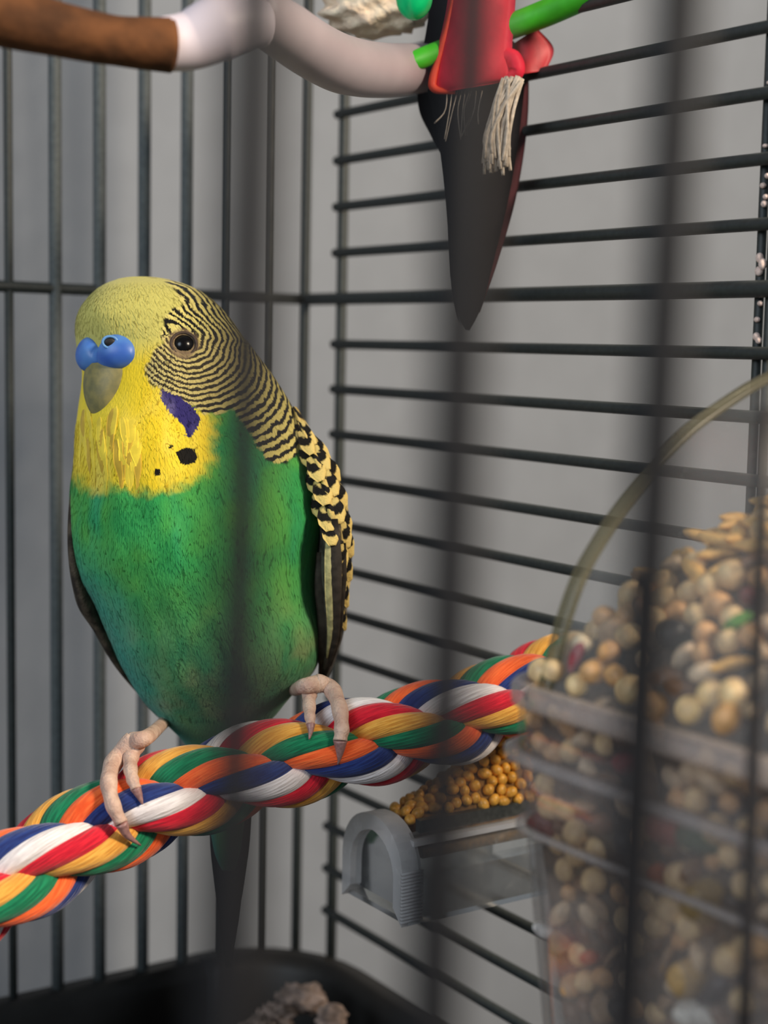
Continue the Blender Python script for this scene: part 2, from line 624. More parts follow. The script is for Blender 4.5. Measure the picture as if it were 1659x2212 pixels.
ATT = dict(sd_str=sd_str, sd_bib=sd_bib, sd_chk=sd_chk, sd_spt=sd_spt, phase=phase, coarse=coarse, eye_d=eye_d, bx=bx, by=by, side=np.repeat(np.sin(th)[None], rows, 0))
body_mesh = mesh_from(BV.reshape(-1, 3), BF, True, {k_: v_.ravel() for k_, v_ in ATT.items()})
bmm = bmesh.new(); bmm.from_mesh(body_mesh)
bmesh.ops.holes_fill(bmm, edges=[e for e in bmm.edges if e.is_boundary])
bmesh.ops.recalc_face_normals(bmm, faces=bmm.faces)
bmm.to_mesh(body_mesh); bmm.free()


def plumage_mat():
    m, nt, out = new_mat('budgerigar_plumage')
    tc = N(nt, 'ShaderNodeTexCoord')
    ob = tc.outputs['Object']
    n1 = noise(nt, 420, 3, ob)          # soft edges
    n2 = noise(nt, 900, 2, ob)
    mp = N(nt, 'ShaderNodeMapping'); mp.inputs['Scale'].default_value = (1, 1, 0.30)
    L(nt, ob, mp.inputs[0])
    n3 = noise(nt, 2600, 2, mp.outputs[0])   # barbs
    n4 = noise(nt, 75, 2, ob)           # big mottle
    n5 = noise(nt, 130, 2, mp.outputs[0])
    by_ = attr(nt, 'by'); bx_ = attr(nt, 'bx')
    jit = mth(nt, 'SUBTRACT', n1, 0.5)
    jit2 = mth(nt, 'SUBTRACT', n2, 0.5)
    # greens
    g = mixc(nt, ramp01(nt, n4, 0.35, 0.68), srgb(50, 156, 80), srgb(92, 176, 72))
    g = mixc(nt, mth(nt, 'MULTIPLY', ramp01(nt, n5, 0.48, 0.75), 0.55), g, srgb(46, 164, 124))
    low = ramp01(nt, by_, 1180, 1480)
    g2 = mixc(nt, ramp01(nt, n5, 0.38, 0.66), srgb(60, 136, 100), srgb(108, 150, 98))
    g2 = mixc(nt, mth(nt, 'MULTIPLY', ramp01(nt, n4, 0.54, 0.72), 0.6), g2, srgb(160, 146, 118))
    g = mixc(nt, mth(nt, 'MULTIPLY', low, 0.85), g, g2)
    sd = attr(nt, 'side')
    flank = mth(nt, 'MULTIPLY', ramp01(nt, mth(nt, 'MULTIPLY', sd, -1.0), 0.35, 0.95), ramp01(nt, by_, 1120, 1300))
    g = mixc(nt, mth(nt, 'MULTIPLY', flank, 0.75), g, srgb(48, 150, 138))
    # yellow face and bib
    y = mixc(nt, ramp01(nt, n4, 0.3, 0.7), srgb(236, 205, 40), srgb(250, 222, 62))
    y = mixc(nt, mth(nt, 'MULTIPLY', ramp01(nt, n5, 0.5, 0.75), 0.35), y, srgb(250, 232, 130))
    crown = ramp01(nt, mth(nt, 'MULTIPLY', by_, -1.0), -815, -740)
    y = mixc(nt, mth(nt, 'MULTIPLY', crown, 0.92), y, srgb(198, 192, 108))
    e_bib = ramp01(nt, mth(nt, 'ADD', attr(nt, 'sd_bib'), mth(nt, 'MULTIPLY', jit, 46)), -22, 18)
    c = mixc(nt, e_bib, g, y)
    # bars
    ph = mth(nt, 'ADD', attr(nt, 'phase'), mth(nt, 'ADD', mth(nt, 'MULTIPLY', jit, 1.1), mth(nt, 'MULTIPLY', jit2, 0.25)))
    sw = mth(nt, 'SINE', mth(nt, 'MULTIPLY', ph, 2 * math.pi))
    co = attr(nt, 'coarse')
    dark = ramp01(nt, mth(nt, 'ADD', sw, mth(nt, 'MULTIPLY', jit2, 1.6)), -0.34, 0.45)
    lightc = mixc(nt, co, srgb(206, 188, 118), srgb(222, 208, 122))
    darkc = mixc(nt, co, srgb(62, 54, 40), srgb(20, 19, 18))
    bars = mixc(nt, dark, lightc, darkc)
    e_str = ramp01(nt, mth(nt, 'ADD', attr(nt, 'sd_str'), mth(nt, 'MULTIPLY', jit, 26)), -3, 6)
    c = mixc(nt, e_str, c, bars)
    # violet cheek patch, throat spots, bare skin round the eye, dark bristles over the cere
    e_c = ramp01(nt, mth(nt, 'ADD', attr(nt, 'sd_chk'), mth(nt, 'MULTIPLY', jit, 14)), -1.5, 2)
    vio = mixc(nt, ramp01(nt, n5, 0.52, 0.72), srgb(52, 44, 104), srgb(128, 118, 160))
    c = mixc(nt, e_c, c, vio)
    e_s = ramp01(nt, mth(nt, 'ADD', attr(nt, 'sd_spt'), mth(nt, 'MULTIPLY', jit, 9)), -1.5, 1.5)
    c = mixc(nt, e_s, c, srgb(24, 20, 14))
    ring = ramp01(nt, mth(nt, 'ADD', attr(nt, 'eye_d'), mth(nt, 'MULTIPLY', jit, 12)), 38, 27)
    c = mixc(nt, mth(nt, 'MULTIPLY', ring, 0.9), c, srgb(134, 112, 84))
    c = mixc(nt, mth(nt, 'MULTIPLY', ramp01(nt, n3, 0.35, 0.75), 0.22), c, tuple(0.62 * q for q in (1, 1, 1)) + (1,), 'MULTIPLY')
    finish(nt, out, c, 0.85, mth(nt, 'ADD', mth(nt, 'MULTIPLY', n3, 0.55), mth(nt, 'MULTIPLY', n5, 1.2)), 0.00030, 0.18, sheen=0.12)
    return m


M['plumage'] = plumage_mat()
def down_mesh(n_, seed):
    r = np.random.default_rng(seed)
    i = r.integers(10, rows - 60, n_)
    j = r.integers(0, NT, n_)
    ok = facing[i, j] | (np.sin(th)[j] ** 2 > 0.9)
    i, j = i[ok], j[ok]
    face_ = (PX[i, j] < 305) & (PY[i, j] > 716) & (PY[i, j] < 905)
    i, j = i[~face_], j[~face_]
    jd = r.integers(-1, 2, len(i))
    side_ = np.cross(BN[i, j], np.gradient(BV, axis=0)[i, j])
    side_ /= np.linalg.norm(side_, axis=1)[:, None] + 1e-12
    st = np.where(PY[i, j] < 960, 2, 3)
    w0 = r.uniform(2.4, 4.6, len(i)) * np.where(PY[i, j] < 800, 0.7, 1.0)
    V, A = [], {k_: [] for k_ in ATT}
    for q_, (lift, wq) in enumerate(((-0.4, 0.8), (0.5, 1.0), (0.85, 0.75), (1.0, 0.12))):
        ii = np.minimum(i + st * q_, rows - 1); jj = (j + (jd if q_ > 1 else 0)) % NT
        c_ = BV[ii, jj] + BN[ii, jj] * lift * UNIT
        for sg in (-1, 1):
            V.append(c_ + side_ * (sg * w0 * wq * UNIT)[:, None])
            for k_ in ATT:
                A[k_].append(ATT[k_][ii, jj])
    m_ = len(i)
    V = np.stack(V, 1).reshape(-1, 3)
    A = {k_: np.stack(v_, 1).ravel() for k_, v_ in A.items()}
    F = np.concatenate([np.stack([np.arange(m_) * 8 + a_ for a_ in (2 * q_, 2 * q_ + 1, 2 * q_ + 3, 2 * q_ + 2)], 1) for q_ in range(3)])
    return mesh_from(V, F, True, A)


foot_loc = P(470, 1610, 0.33)
bird = thing('budgerigar', 'green and yellow budgerigar with black barred nape perched on the striped rope', 'bird', foot_loc)
body = part('body', body_mesh, M['plumage'], bird)
part('plumage', down_mesh(26000, 3), M['plumage'], bird, kind='stuff')

# face frame: the head is turned to the viewer's left
fo, _ = surf(219, 763)
FA = math.radians(38)
fdir = (-RT * math.sin(FA) - FW * math.cos(FA))
sdir = (RT * math.cos(FA) - FW * math.sin(FA))
FM = Matrix((sdir, fdir, UP)).transposed()      # columns: side (bird's left), forward, up


def fpt(s, f, u):
    return fo + (sdir * s + fdir * f + UP * u) * UNIT


def cere_mat():
    m, nt, out = new_mat('blue_cere')
    nz = noise(nt, 160, 2)
    c = mixc(nt, ramp01(nt, nz, 0.3, 0.7), srgb(56, 100, 186), srgb(92, 144, 208))
    finish(nt, out, c, 0.42, nz, 0.00005, 0.5, sss=0.15)
    return m


M['cere'] = cere_mat()
g = Geo()
seg, rings = 36, 64
vs, fs, cfront = [], [], []
for i in range(rings + 1):
    S_ = -85 * math.cos(math.pi * i / rings)
    e = max(1 - ((abs(S_) - 41) / 44.2) ** 2, 0.0) ** 0.5
    e = max(e, 0.62 * math.exp(-(S_ / 12) ** 2)) if abs(S_) < 20 else e
    hh_, dd_ = 39 * e, 31 * (0.35 + 0.65 * e) * min(1, e * 3)
    uc = -(39 - hh_) * (0.55 if abs(S_) < 40 else 0.10)
    fc = -0.0028 * S_ * S_ - (31 - dd_) * 0.25
    for j in range(seg):
        b = 2 * math.pi * j / seg
        f, u = math.sin(b), math.cos(b)
        vs.append(fpt(S_, fc - 3 + dd_ * f, uc + hh_ * (u if u > 0 else u * 0.92)))
        cfront.append(f > 0.1)
for i in range(rings):
    for j in range(seg):
        a, b = i * seg + j, i * seg + (j + 1) % seg
        fs.append((a, b, b + seg, a + seg))
cere_me = mesh_from(vs, fs)
cere = part('cere', cere_me, M['cere'], bird)
M['black'] = mat_plain('nostril_dark', srgb(14, 12, 14), 0.6)
M['cere_pale'] = mat_plain('pale_cere_rim', srgb(98, 150, 206), 0.45, 0.1, 900)


def on_mesh(vs, px, py):
    a = np.array([tuple(q) for q in vs])
    x, y, d = proj(a)
    w = (x - px) ** 2 + (y - py) ** 2 + np.where(np.array(cfront), 0, 1e6)
    i = int(np.argmin(w))
    return Vector(a[i])


for (nx, ny, sc) in ((238, 742, 1.0),):
    q = on_mesh(vs, nx, ny)
    g = Geo()
    ax = (Vector(CAM) - q).normalized()
    mm = ax.to_track_quat('Z', 'Y').to_matrix()
    rim = Geo()
    pts = [q + ax * 0.0002 * 0 + mm @ Vector((math.cos(t) * 15 * UNIT * sc, math.sin(t) * 12 * UNIT * sc, 0)) for t in np.linspace(0, 2 * math.pi, 21)]
    rim.tube(pts, 3.0 * UNIT * sc, 8, cap=False)
    part('nostril_rim', rim.mesh(), M['cere_pale'], cere, label='pale ring around the nostril')
    g.ball(q + ax * 0.00004, 12 * UNIT * sc, 9 * UNIT * sc, 4 * UNIT, mm)
    part('nostril', g.mesh(), M['black'], cere, label='dark nostril opening')


def beak_mat():
    m, nt, out = new_mat('horn_beak')
    nz = noise(nt, 500, 3)
    c = mixc(nt, ramp01(nt, nz, 0.3, 0.7), srgb(116, 112, 76), srgb(142, 132, 82))
    finish(nt, out, c, 0.5, nz, 0.00008, 0.4)
    return m


M['beak'] = beak_mat()
# upper mandible: hooked, rings from the cere down to the tip (u, forward, half width, half thickness)
bk = [(-20, 4, 64, 26), (-44, 10, 64, 24), (-66, 14, 58, 22), (-88, 15, 49, 20), (-109, 12, 38, 17), (-128, 5, 26, 13), (-141, -4, 14, 8), (-149, -12, 3, 2)]
bk = catmull(bk, 30)
vs2, fs2 = [], []
for k, (u, f, w, t) in enumerate(bk):
    for j in range(28):
        a = 2 * math.pi * j / 28
        s, q = math.cos(a), math.sin(a)
        vs2.append(fpt(w * s, f - t * 0.5 + t * (q if q > 0 else q * 0.7) - 0.004 * (w * s) ** 2, u))
for k in range(len(bk) - 1):
    for j in range(28):
        fs2.append((k * 28 + j, k * 28 + (j + 1) % 28, (k + 1) * 28 + (j + 1) % 28, (k + 1) * 28 + j))
fs2.append(tuple(range((len(bk) - 1) * 28, len(bk) * 28)))
beak = part('upper_beak', mesh_from(vs2, fs2), M['beak'], bird, label='olive grey hooked upper beak')
g = Geo()
g.ball(fpt(4, -14, -128), 30 * UNIT, 20 * UNIT, 18 * UNIT, FM)
part('lower_beak', g.mesh(), mat_plain('lower_beak_horn', srgb(150, 124, 56), 0.6, 0.2, 800), bird)
g = Geo()
g.tube([fpt(30, -6, -124), fpt(46, -6, -118), fpt(56, -10, -108)], [3 * UNIT, 7 * UNIT, 3 * UNIT], 8)
part('mouth_corner', g.mesh(), mat_plain('mouth_dark', srgb(70, 46, 24), 0.7, 0.2, 900), bird)
# eyes
def eye_mat():
    m, nt, out = new_mat('dark_eye')
    finish(nt, out, srgb(9, 7, 7), 0.22, None, 0.0, 0.3)
    return m
M['eye'] = eye_mat()
M['eyelid'] = mat_plain('eyelid_skin', srgb(66, 50, 38), 0.7, 0.2, 1500)
q, nn = surf(397, 742)
nn = (nn * 0.75 + (Vector(CAM) - q).normalized() * 0.25).normalized()
em = nn.to_track_quat('Z', 'Y').to_matrix()
eye = part('eye', Geo().ball(q - nn * 0.0010, 23.5 * UNIT, 23.5 * UNIT, 21 * UNIT, em, 28, 18).mesh(), M['eye'], bird)
pts = [q + nn * 0.00006 + em @ Vector((math.cos(t) * 26 * UNIT, math.sin(t) * 25 * UNIT, 0)) for t in np.linspace(0, 2 * math.pi, 33)]
part('eyelid', tube_mesh(pts, 3.4 * UNIT, 8, cap=False), M['eyelid'], eye)
# far eye, mirrored across the face
hc = Vector(bird_pt(348, 742, 2))
q2 = q - sdir * 2 * (q - hc).dot(sdir) + FW * 0.0045 + RT * 0.001
part('eye', Geo().ball(q2, 22 * UNIT, 22 * UNIT, 22 * UNIT, None, 20, 12).mesh(), M['eye'], bird)


# throat feathers hanging over the breast
def blade_mesh(pts, widths, nrm, curve=0.18, mat=None, thick=1.0):
    """a feather: a tapering vane along pts, bowed across"""
    pts = catmull([tuple(p) for p in pts], 14)
    widths = np.interp(np.linspace(0, 1, 14), np.linspace(0, 1, len(widths)), widths)
    vs, fs, ra, rc = [], [], [], []
    nrm = np.array(nrm)
    m = 7
    for i, p in enumerate(pts):
        t = pts[min(i + 1, 13)] - pts[max(i - 1, 0)]
        t /= np.linalg.norm(t)
        side = np.cross(t, nrm); side /= np.linalg.norm(side)
        n2 = np.cross(side, t)
        for j in range(m):
            c = j / (m - 1) * 2 - 1
            vs.append(p + side * c * widths[i] + n2 * (-c * c * curve * widths[i]) + n2 * 0.0)
            ra.append(i / 13); rc.append(c)
    n = len(vs)
    vs += [v - nrm * 2.0 * UNIT * thick for v in vs]
    ra += ra; rc += rc
    for i in range(13):
        for j in range(m - 1):
            a = i * m + j
            fs.append((a, a + 1, a + m + 1, a + m))
            fs.append((n + a, n + a + m, n + a + m + 1, n + a + 1))
    for i in range(13):
        for e in (0, m - 1):
            a = i * m + e
            fs.append((a, a + m, n + a + m, n + a))
    for e in (0, 13 * m):
        for j in range(m - 1):
            fs.append((e + j, e + j + 1, n + e + j + 1, n + e + j))
    return mesh_from(vs, fs, True, dict(ra=ra, rc=rc))


M['throat'] = mat_plain('throat_feather', srgb(206, 170, 56), 0.85, 0.15, 300, 0.00006, 0.2, sheen=0.2)  # ochre colour stands in for the shading between the paler wisps
M['throat_pale'] = mat_plain('pale_throat_feather', srgb(238, 210, 66), 0.85, 0.15, 300, 0.00006, 0.2, sheen=0.2)
tf = random.Random(5)
for k in range(34):
    x0 = 170 + tf.uniform(0, 125)
    y0 = 850 + 0.30 * (x0 - 170) + tf.uniform(-5, 70)
    x1 = x0 + tf.uniform(-4, 16)
    y1 = min(y0 + tf.uniform(90, 165), 1066)
    w = tf.uniform(6, 13)
    pts = []
    for t in np.linspace(0, 1, 5):
        q, nn = surf(x0 + (x1 - x0) * t + 3 * math.sin(t * 3 + k), y0 + (y1 - y0) * t, (-1.5 + 3.4 * math.sin(t * math.pi * 0.85)) * UNIT)
        pts.append(q)
    part('throat_feather', blade_mesh(pts, [w * 0.3 * UNIT, w * 1.0 * UNIT, w * 1.0 * UNIT, w * 0.55 * UNIT, 0.5 * UNIT], surf((x0 + x1) / 2, (y0 + y1) / 2)[1], 0.05, thick=0.12),
         M['throat_pale'] if k % 3 else M['throat'], bird)

# wings: shells at the body's sides
def wing_mat():
    m, nt, out = new_mat('wing_plumage')
    by_ = attr(nt, 'by'); u_ = attr(nt, 'wu')
    n1 = noise(nt, 350, 3); n3 = noise(nt, 2400, 2)
    base = mixc(nt, ramp01(nt, n1, 0.35, 0.65), srgb(40, 36, 32), srgb(82, 76, 68))
    edge = mth(nt, 'MULTIPLY', ramp01(nt, u_, 0.36, 0.46), ramp01(nt, u_, 0.66, 0.56))
    edge = mth(nt, 'MULTIPLY', edge, mth(nt, 'MULTIPLY', ramp01(nt, by_, 1120, 1160), ramp01(nt, by_, 1400, 1330)))
    c = mixc(nt, edge, base, srgb(190, 186, 140))
    ph = mth(nt, 'ADD', mth(nt, 'DIVIDE', by_, 34.0), mth(nt, 'ADD', mth(nt, 'MULTIPLY', u_, -0.9), mth(nt, 'MULTIPLY', n1, 1.1)))
    sw = ramp01(nt, mth(nt, 'SINE', mth(nt, 'MULTIPLY', ph, 2 * math.pi)), -0.1, 0.35)
    sc = mixc(nt, sw, srgb(214, 188, 112), srgb(24, 22, 20))
    rim = mth(nt, 'MULTIPLY', ramp01(nt, u_, 0.70, 0.82), ramp01(nt, by_, 1340, 1270))
    top = ramp01(nt, by_, 1150, 1100)
    c = mixc(nt, mth(nt, 'MAXIMUM', rim, top), c, sc)
    finish(nt, out, c, 0.8, n3, 0.0002, 0.25)
    return m


M['wing'] = wing_mat()


def wing_mesh(rows_, sign):
    yy = np.linspace(rows_[0][0], rows_[-1][0], 90)
    t = smooth_table(rows_, yy)
    n = 64
    a = np.arange(n) * 2 * math.pi / n
    cxx, hh = (t[:, 1] + t[:, 2]) / 2, np.maximum(abs(t[:, 2] - t[:, 1]) / 2, 1)
    x = cxx[:, None] + hh[:, None] * np.sin(a)[None] + sign * 0.02 * 0
    o = t[:, 4][:, None] - t[:, 3][:, None] * np.cos(a)[None]
    y = np.repeat(yy[:, None], n, 1)
    v = bird_pt(x, y, o)
    id_ = np.arange(90 * n).reshape(90, n)
    f = np.stack([id_[:-1], np.roll(id_, -1, 1)[:-1], np.roll(id_, -1, 1)[1:], id_[1:]], -1).reshape(-1, 4)
    u = (np.sin(a)[None].repeat(90, 0) * sign + 1) / 2
    return mesh_from(v.reshape(-1, 3), list(f) + [list(id_[0]), list(id_[-1][::-1])], True, dict(by=y.ravel(), wu=u.ravel())), t


wr = [(880, 632, 641, 40, 10), (920, 640, 666, 80, 10), (960, 652, 692, 110, 6), (1000, 664, 718, 135, 2), (1050, 676, 739, 150, 0), (1100, 686, 752, 160, 0), (1150, 690, 759, 168, 4), (1200, 686, 760, 172, 12),
      (1250, 686, 757, 165, 24), (1300, 690, 750, 152, 40), (1350, 694, 745, 135, 58), (1400, 692, 734, 110, 76), (1440, 688, 720, 84, 92), (1480, 682, 704, 50, 108), (1510, 676, 690, 14, 120)]
wm, wt = wing_mesh(wr, 1)
wing_r = part('wing', wm, M['wing'], bird, label='wing with black and yellow scalloped coverts')
wl = [(940, 172, 180, 30, 40), (1000, 163, 184, 90, 46), (1100, 152, 190, 140, 54), (1200, 151, 200, 160, 60), (1260, 156, 215, 160, 66), (1320, 170, 235, 150, 76), (1350, 188, 245, 136, 84), (1400, 212, 258, 112, 96),
      (1440, 232, 268, 86, 106), (1480, 256, 284, 52, 116), (1510, 276, 292, 16, 124)]
wm, _ = wing_mesh(wl, -1)


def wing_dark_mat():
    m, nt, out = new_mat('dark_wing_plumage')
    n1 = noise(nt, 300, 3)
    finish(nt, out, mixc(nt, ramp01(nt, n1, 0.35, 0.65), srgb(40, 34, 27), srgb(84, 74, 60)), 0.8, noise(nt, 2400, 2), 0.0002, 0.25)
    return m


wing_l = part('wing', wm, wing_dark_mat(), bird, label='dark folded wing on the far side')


def covert_mat():
    m, nt, out = new_mat('covert_feather')
    ra = attr(nt, 'ra'); rc = attr(nt, 'rc')
    n1 = noise(nt, 900, 3)
    rr = mth(nt, 'ADD', ra, mth(nt, 'ADD', mth(nt, 'MULTIPLY', mth(nt, 'MULTIPLY', rc, rc), 0.22), mth(nt, 'MULTIPLY', mth(nt, 'SUBTRACT', n1, 0.5), 0.35)))
    c = mixc(nt, ramp01(nt, rr, 0.60, 0.70), mixc(nt, ramp01(nt, rr, 0.22, 0.32), srgb(206, 184, 112), srgb(22, 20, 18)), srgb(222, 196, 118))
    finish(nt, out, c, 0.8, noise(nt, 2500, 2), 0.0002, 0.2)
    return m


M['covert'] = covert_mat()
M['flight'] = mat_plain('flight_feather', srgb(58, 52, 45), 0.75, 0.3, 500, 0.0002, 0.25)
M['flight_edge'] = mat_plain('pale_edged_flight_feather', srgb(176, 172, 122), 0.8, 0.25, 700, 0.0002, 0.2)
wty = wt[:, 0]


def wpt(u, y, lift):
    """point of the right wing's near side, u 0 inner .. 1 outer"""
    lo, hi = np.interp(y, wty, wt[:, 1]), np.interp(y, wty, wt[:, 2])
    b, o = np.interp(y, wty, wt[:, 3]), np.interp(y, wty, wt[:, 4])
    s = min(max(2 * u - 1, -0.999), 0.999)
    cth = math.sqrt(1 - s * s)
    x = (lo + hi) / 2 + (hi - lo) / 2 * s
    return Vector(bird_pt(x + lift * s, y, o - b * cth - lift * cth))


crow = 0
for y in np.arange(918, 1330, 27.0):
    for ui, u in enumerate(((0.22, 0.66) if y < 1110 else ((0.74,) if y > 1150 else (0.45, 0.8)))):
        u2 = u + (0.16 if crow % 2 else 0.0)
        yy2 = y + random.uniform(-3, 3) + ui * 8
        w = np.interp(y, [918, 980, 1100, 1180, 1330], [11, 18, 20, 15, 8])
        pts = [wpt(u2 - 0.05 + 0.10 * t, yy2 - 12 + 52 * t, 1.0 + 6.5 * t) for t in (0, 0.33, 0.66, 1)]
        nn = (Vector(CAM) - pts[1]).normalized() * 0.8 + RT * 0.6 * (u2 - 0.3)
        part('covert_feather', blade_mesh(pts, [w * 0.6 * UNIT, w * UNIT, w * 1.0 * UNIT, w * 0.40 * UNIT], nn.normalized(), 0.25, thick=0.6), M['covert'], wing_r)
    crow += 1
for k, (ua, ub, y0, y1, w, mt) in enumerate(((0.16, 0.30, 1190, 1490, 15, 'flight'), (0.40, 0.46, 1130, 1420, 9, 'flight_edge'), (0.58, 0.62, 1120, 1470, 13, 'flight'), (0.76, 0.72, 1170, 1440, 9, 'flight'))):
    pts = [wpt(ua + (ub - ua) * t, y0 + (y1 - y0) * t, 3 + k * 1.2) for t in np.linspace(0, 1, 5)]
    nn = (Vector(CAM) - pts[2]).normalized()
    part('flight_feather', blade_mesh(pts, [w * 0.5 * UNIT, w * UNIT, w * UNIT, w * 0.8 * UNIT, 1.5 * UNIT], nn, 0.2), M[mt], wing_r)

# tail
M['tail'] = mat_plain('tail_feather', srgb(20, 17, 18), 0.7, 0.3, 300, 0.0002, 0.3)
M['tail_green'] = mat_plain('green_tail_covert', srgb(44, 58, 40), 0.8, 0.3, 300, 0.0002, 0.2)
for (x0, x1, y0, y1, w, o0, o1, mt) in ((486, 478, 1660, 2135, 34, 132, 150, 'tail'), (462, 474, 1660, 2090, 30, 138, 158, 'tail'), (508, 486, 1660, 2060, 28, 140, 160, 'tail'),
                                         (500, 494, 1650, 1990, 24, 146, 166, 'tail'), (470, 472, 1640, 1905, 24, 112, 132, 'tail_green'), (452, 462, 1640, 1850, 18, 120, 140, 'tail_green'), (500, 496, 1640, 1820, 26, 108, 126, 'tail')):
    pts = [Vector(bird_pt(x0 + (x1 - x0) * t, y0 + (y1 - y0) * t, o0 + (o1 - o0) * t)) for t in np.linspace(0, 1, 5)]
    part('tail_feather', blade_mesh(pts, [w * 0.9 * UNIT, w * UNIT, w * 0.95 * UNIT, w * 0.62 * UNIT, 3 * UNIT], -FW, 0.25), M[mt], bird)

# ------------------------------------------------------------------ rope perch
axis_px = [(-170, 2012, 0.281), (-60, 1948, 0.285), (40, 1890, 0.289), (150, 1826, 0.294), (270, 1762, 0.299), (390, 1716, 0.303), (470, 1688, 0.306), (560, 1660, 0.3085), (650, 1635, 0.311),
           (760, 1607, 0.3135), (850, 1588, 0.316), (950, 1564, 0.319), (1050, 1530, 0.324), (1120, 1500, 0.329), (1190, 1470, 0.336), (1225, 1454, 0.341)]
AX = catmull([tuple(P(*q)) for q in axis_px], 460)
seglen = np.concatenate([[0], np.cumsum(np.linalg.norm(np.diff(AX, axis=0), axis=1))])
S = np.linspace(0, seglen[-1], 460)
AX = np.stack([np.interp(S, seglen, AX[:, k]) for k in range(3)], 1)
AXP = proj(AX)
ROPE_R = 0.0091
R_H, R_S, Q_Y = 0.00455, 0.0049, 0.0032
PITCH_S, PITCH_Y = 0.0530, 0.0415
PH_S, PH_Y = -1.2, 2.1
S_REF = S[np.argmin(np.abs(AXP[0] - 470))]


def frames(c):
    t = np.gradient(c, axis=0); t /= np.linalg.norm(t, axis=1)[:, None]
    up = np.array((0.0, 0, 1)) - t * t[:, 2:3]
    up /= np.linalg.norm(up, axis=1)[:, None]
    return t, up, np.cross(t, up)


def yarn_mat(name, c1, c2):
    m, nt, out = new_mat(name)
    tc = N(nt, 'ShaderNodeTexCoord')
    u = attr(nt, 'along'); v = attr(nt, 'around')
    cv = N(nt, 'ShaderNodeCombineXYZ')
    L(nt, mth(nt, 'MULTIPLY', u, 260.0), cv.inputs[0]); L(nt, mth(nt, 'MULTIPLY', v, 14.0), cv.inputs[1])
    nz = noise(nt, 1.0, 3, cv.outputs[0])
    n2 = noise(nt, 500, 3, tc.outputs['Object'])
    c = mixc(nt, ramp01(nt, nz, 0.3, 0.72), c1, c2)
    c = mixc(nt, mth(nt, 'MULTIPLY', ramp01(nt, n2, 0.45, 0.8), 0.18), c, tuple(0.6 * q for q in c1[:3]) + (1,))
    finish(nt, out, c, 0.85, mth(nt, 'ADD', nz, mth(nt, 'MULTIPLY', n2, 0.3)), 0.00035, 0.2, sheen=0.25)
    return m


yarns = [('red', yarn_mat('red_yarn', srgb(176, 14, 40), srgb(226, 34, 54))), ('yellow', yarn_mat('yellow_yarn', srgb(206, 138, 50), srgb(240, 182, 84))),
         ('green', yarn_mat('green_yarn', srgb(0, 92, 62), srgb(22, 134, 90))), ('orange', yarn_mat('orange_yarn', srgb(232, 84, 34), srgb(255, 118, 58))),
         ('navy', yarn_mat('navy_yarn', srgb(24, 38, 96), srgb(42, 66, 132))), ('white', yarn_mat('white_yarn', srgb(214, 206, 206), srgb(250, 244, 244)))]
rope = thing('rope_perch', 'thick twisted cotton rope perch striped in six colours under the bird', 'perch', Vector(AX[230]))
ta, upa, sda = frames(AX)
M['core'] = mat_plain('rope_core', srgb(60, 50, 50), 0.9)
STR = []
for s in range(3):
    ph = 2 * math.pi * (S - S_REF) / PITCH_S + s * 2 * math.pi / 3 + PH_S
    c = AX + R_H * (np.cos(ph)[:, None] * upa + np.sin(ph)[:, None] * sda)
    STR.append(c)
    strand = part('strand', tube_mesh(c[::3], R_S * 0.72, 10), M['core'], rope)
    t, up, sd = frames(c)
    ds = np.concatenate([[0], np.cumsum(np.linalg.norm(np.diff(c, axis=0), axis=1))])
    for k, (cn, mt) in enumerate(yarns):
        py = -2 * math.pi * (ds - ds[np.argmin(np.abs(AXP[0] - 470))]) / PITCH_Y + k * 2 * math.pi / 6 + PH_Y + s * 2.1
        rad = np.cos(py)[:, None] * up + np.sin(py)[:, None] * sd
        yc = c + Q_Y * rad
        v, f = tube_geo(yc, 0.00172, 14, ell=(1.0, 1.28), ref=rad)
        al = np.repeat(ds, 14); ar = np.tile(np.abs(np.arange(14) - 7) / 7.0, len(yc))
        part('yarn', mesh_from(v, f, True, dict(along=al * 1.0, around=ar)), mt, strand, label=cn + ' yarn')
g = Geo()
e = Vector(AX[-1]); tt = Vector(ta[-1])
g.tube([e - tt * 0.004, e + tt * 0.009], 0.0088, 20)
part('end_cap', g.mesh(), M['tray'], rope)

# feet: bare toes wrapped over the rope
def foot_mat():
    m, nt, out = new_mat('scaly_foot_skin')
    n1 = noise(nt, 300, 2); n2 = noise(nt, 1800, 2)
    c = mixc(nt, ramp01(nt, n1, 0.3, 0.7), srgb(184, 152, 136), srgb(212, 184, 166))
    c = mixc(nt, mth(nt, 'MULTIPLY', ramp01(nt, n2, 0.5, 0.75), 0.3), c, srgb(168, 128, 122))
    finish(nt, out, c, 0.6, n2, 0.00025, 0.35, sss=0.12)
    return m


M['foot'] = foot_mat()
M['claw'] = mat_plain('claw_horn', srgb(150, 112, 108), 0.4, 0.2, 1500)
axx, axy, axd = AXP
order = np.argsort(axx)


def on_rope(px, py, lift):
    """point on the rope's near skin seen at a frame position, raised by lift"""
    d = np.hypot(axx - px, axy - py)
    i = int(np.argmin(d))
    h = d[i] * axd[i] / FPX
    R = ROPE_R + lift
    return P(px, py, axd[i] - math.sqrt(max(R * R - h * h, 0.0)) if h < R else axd[i])


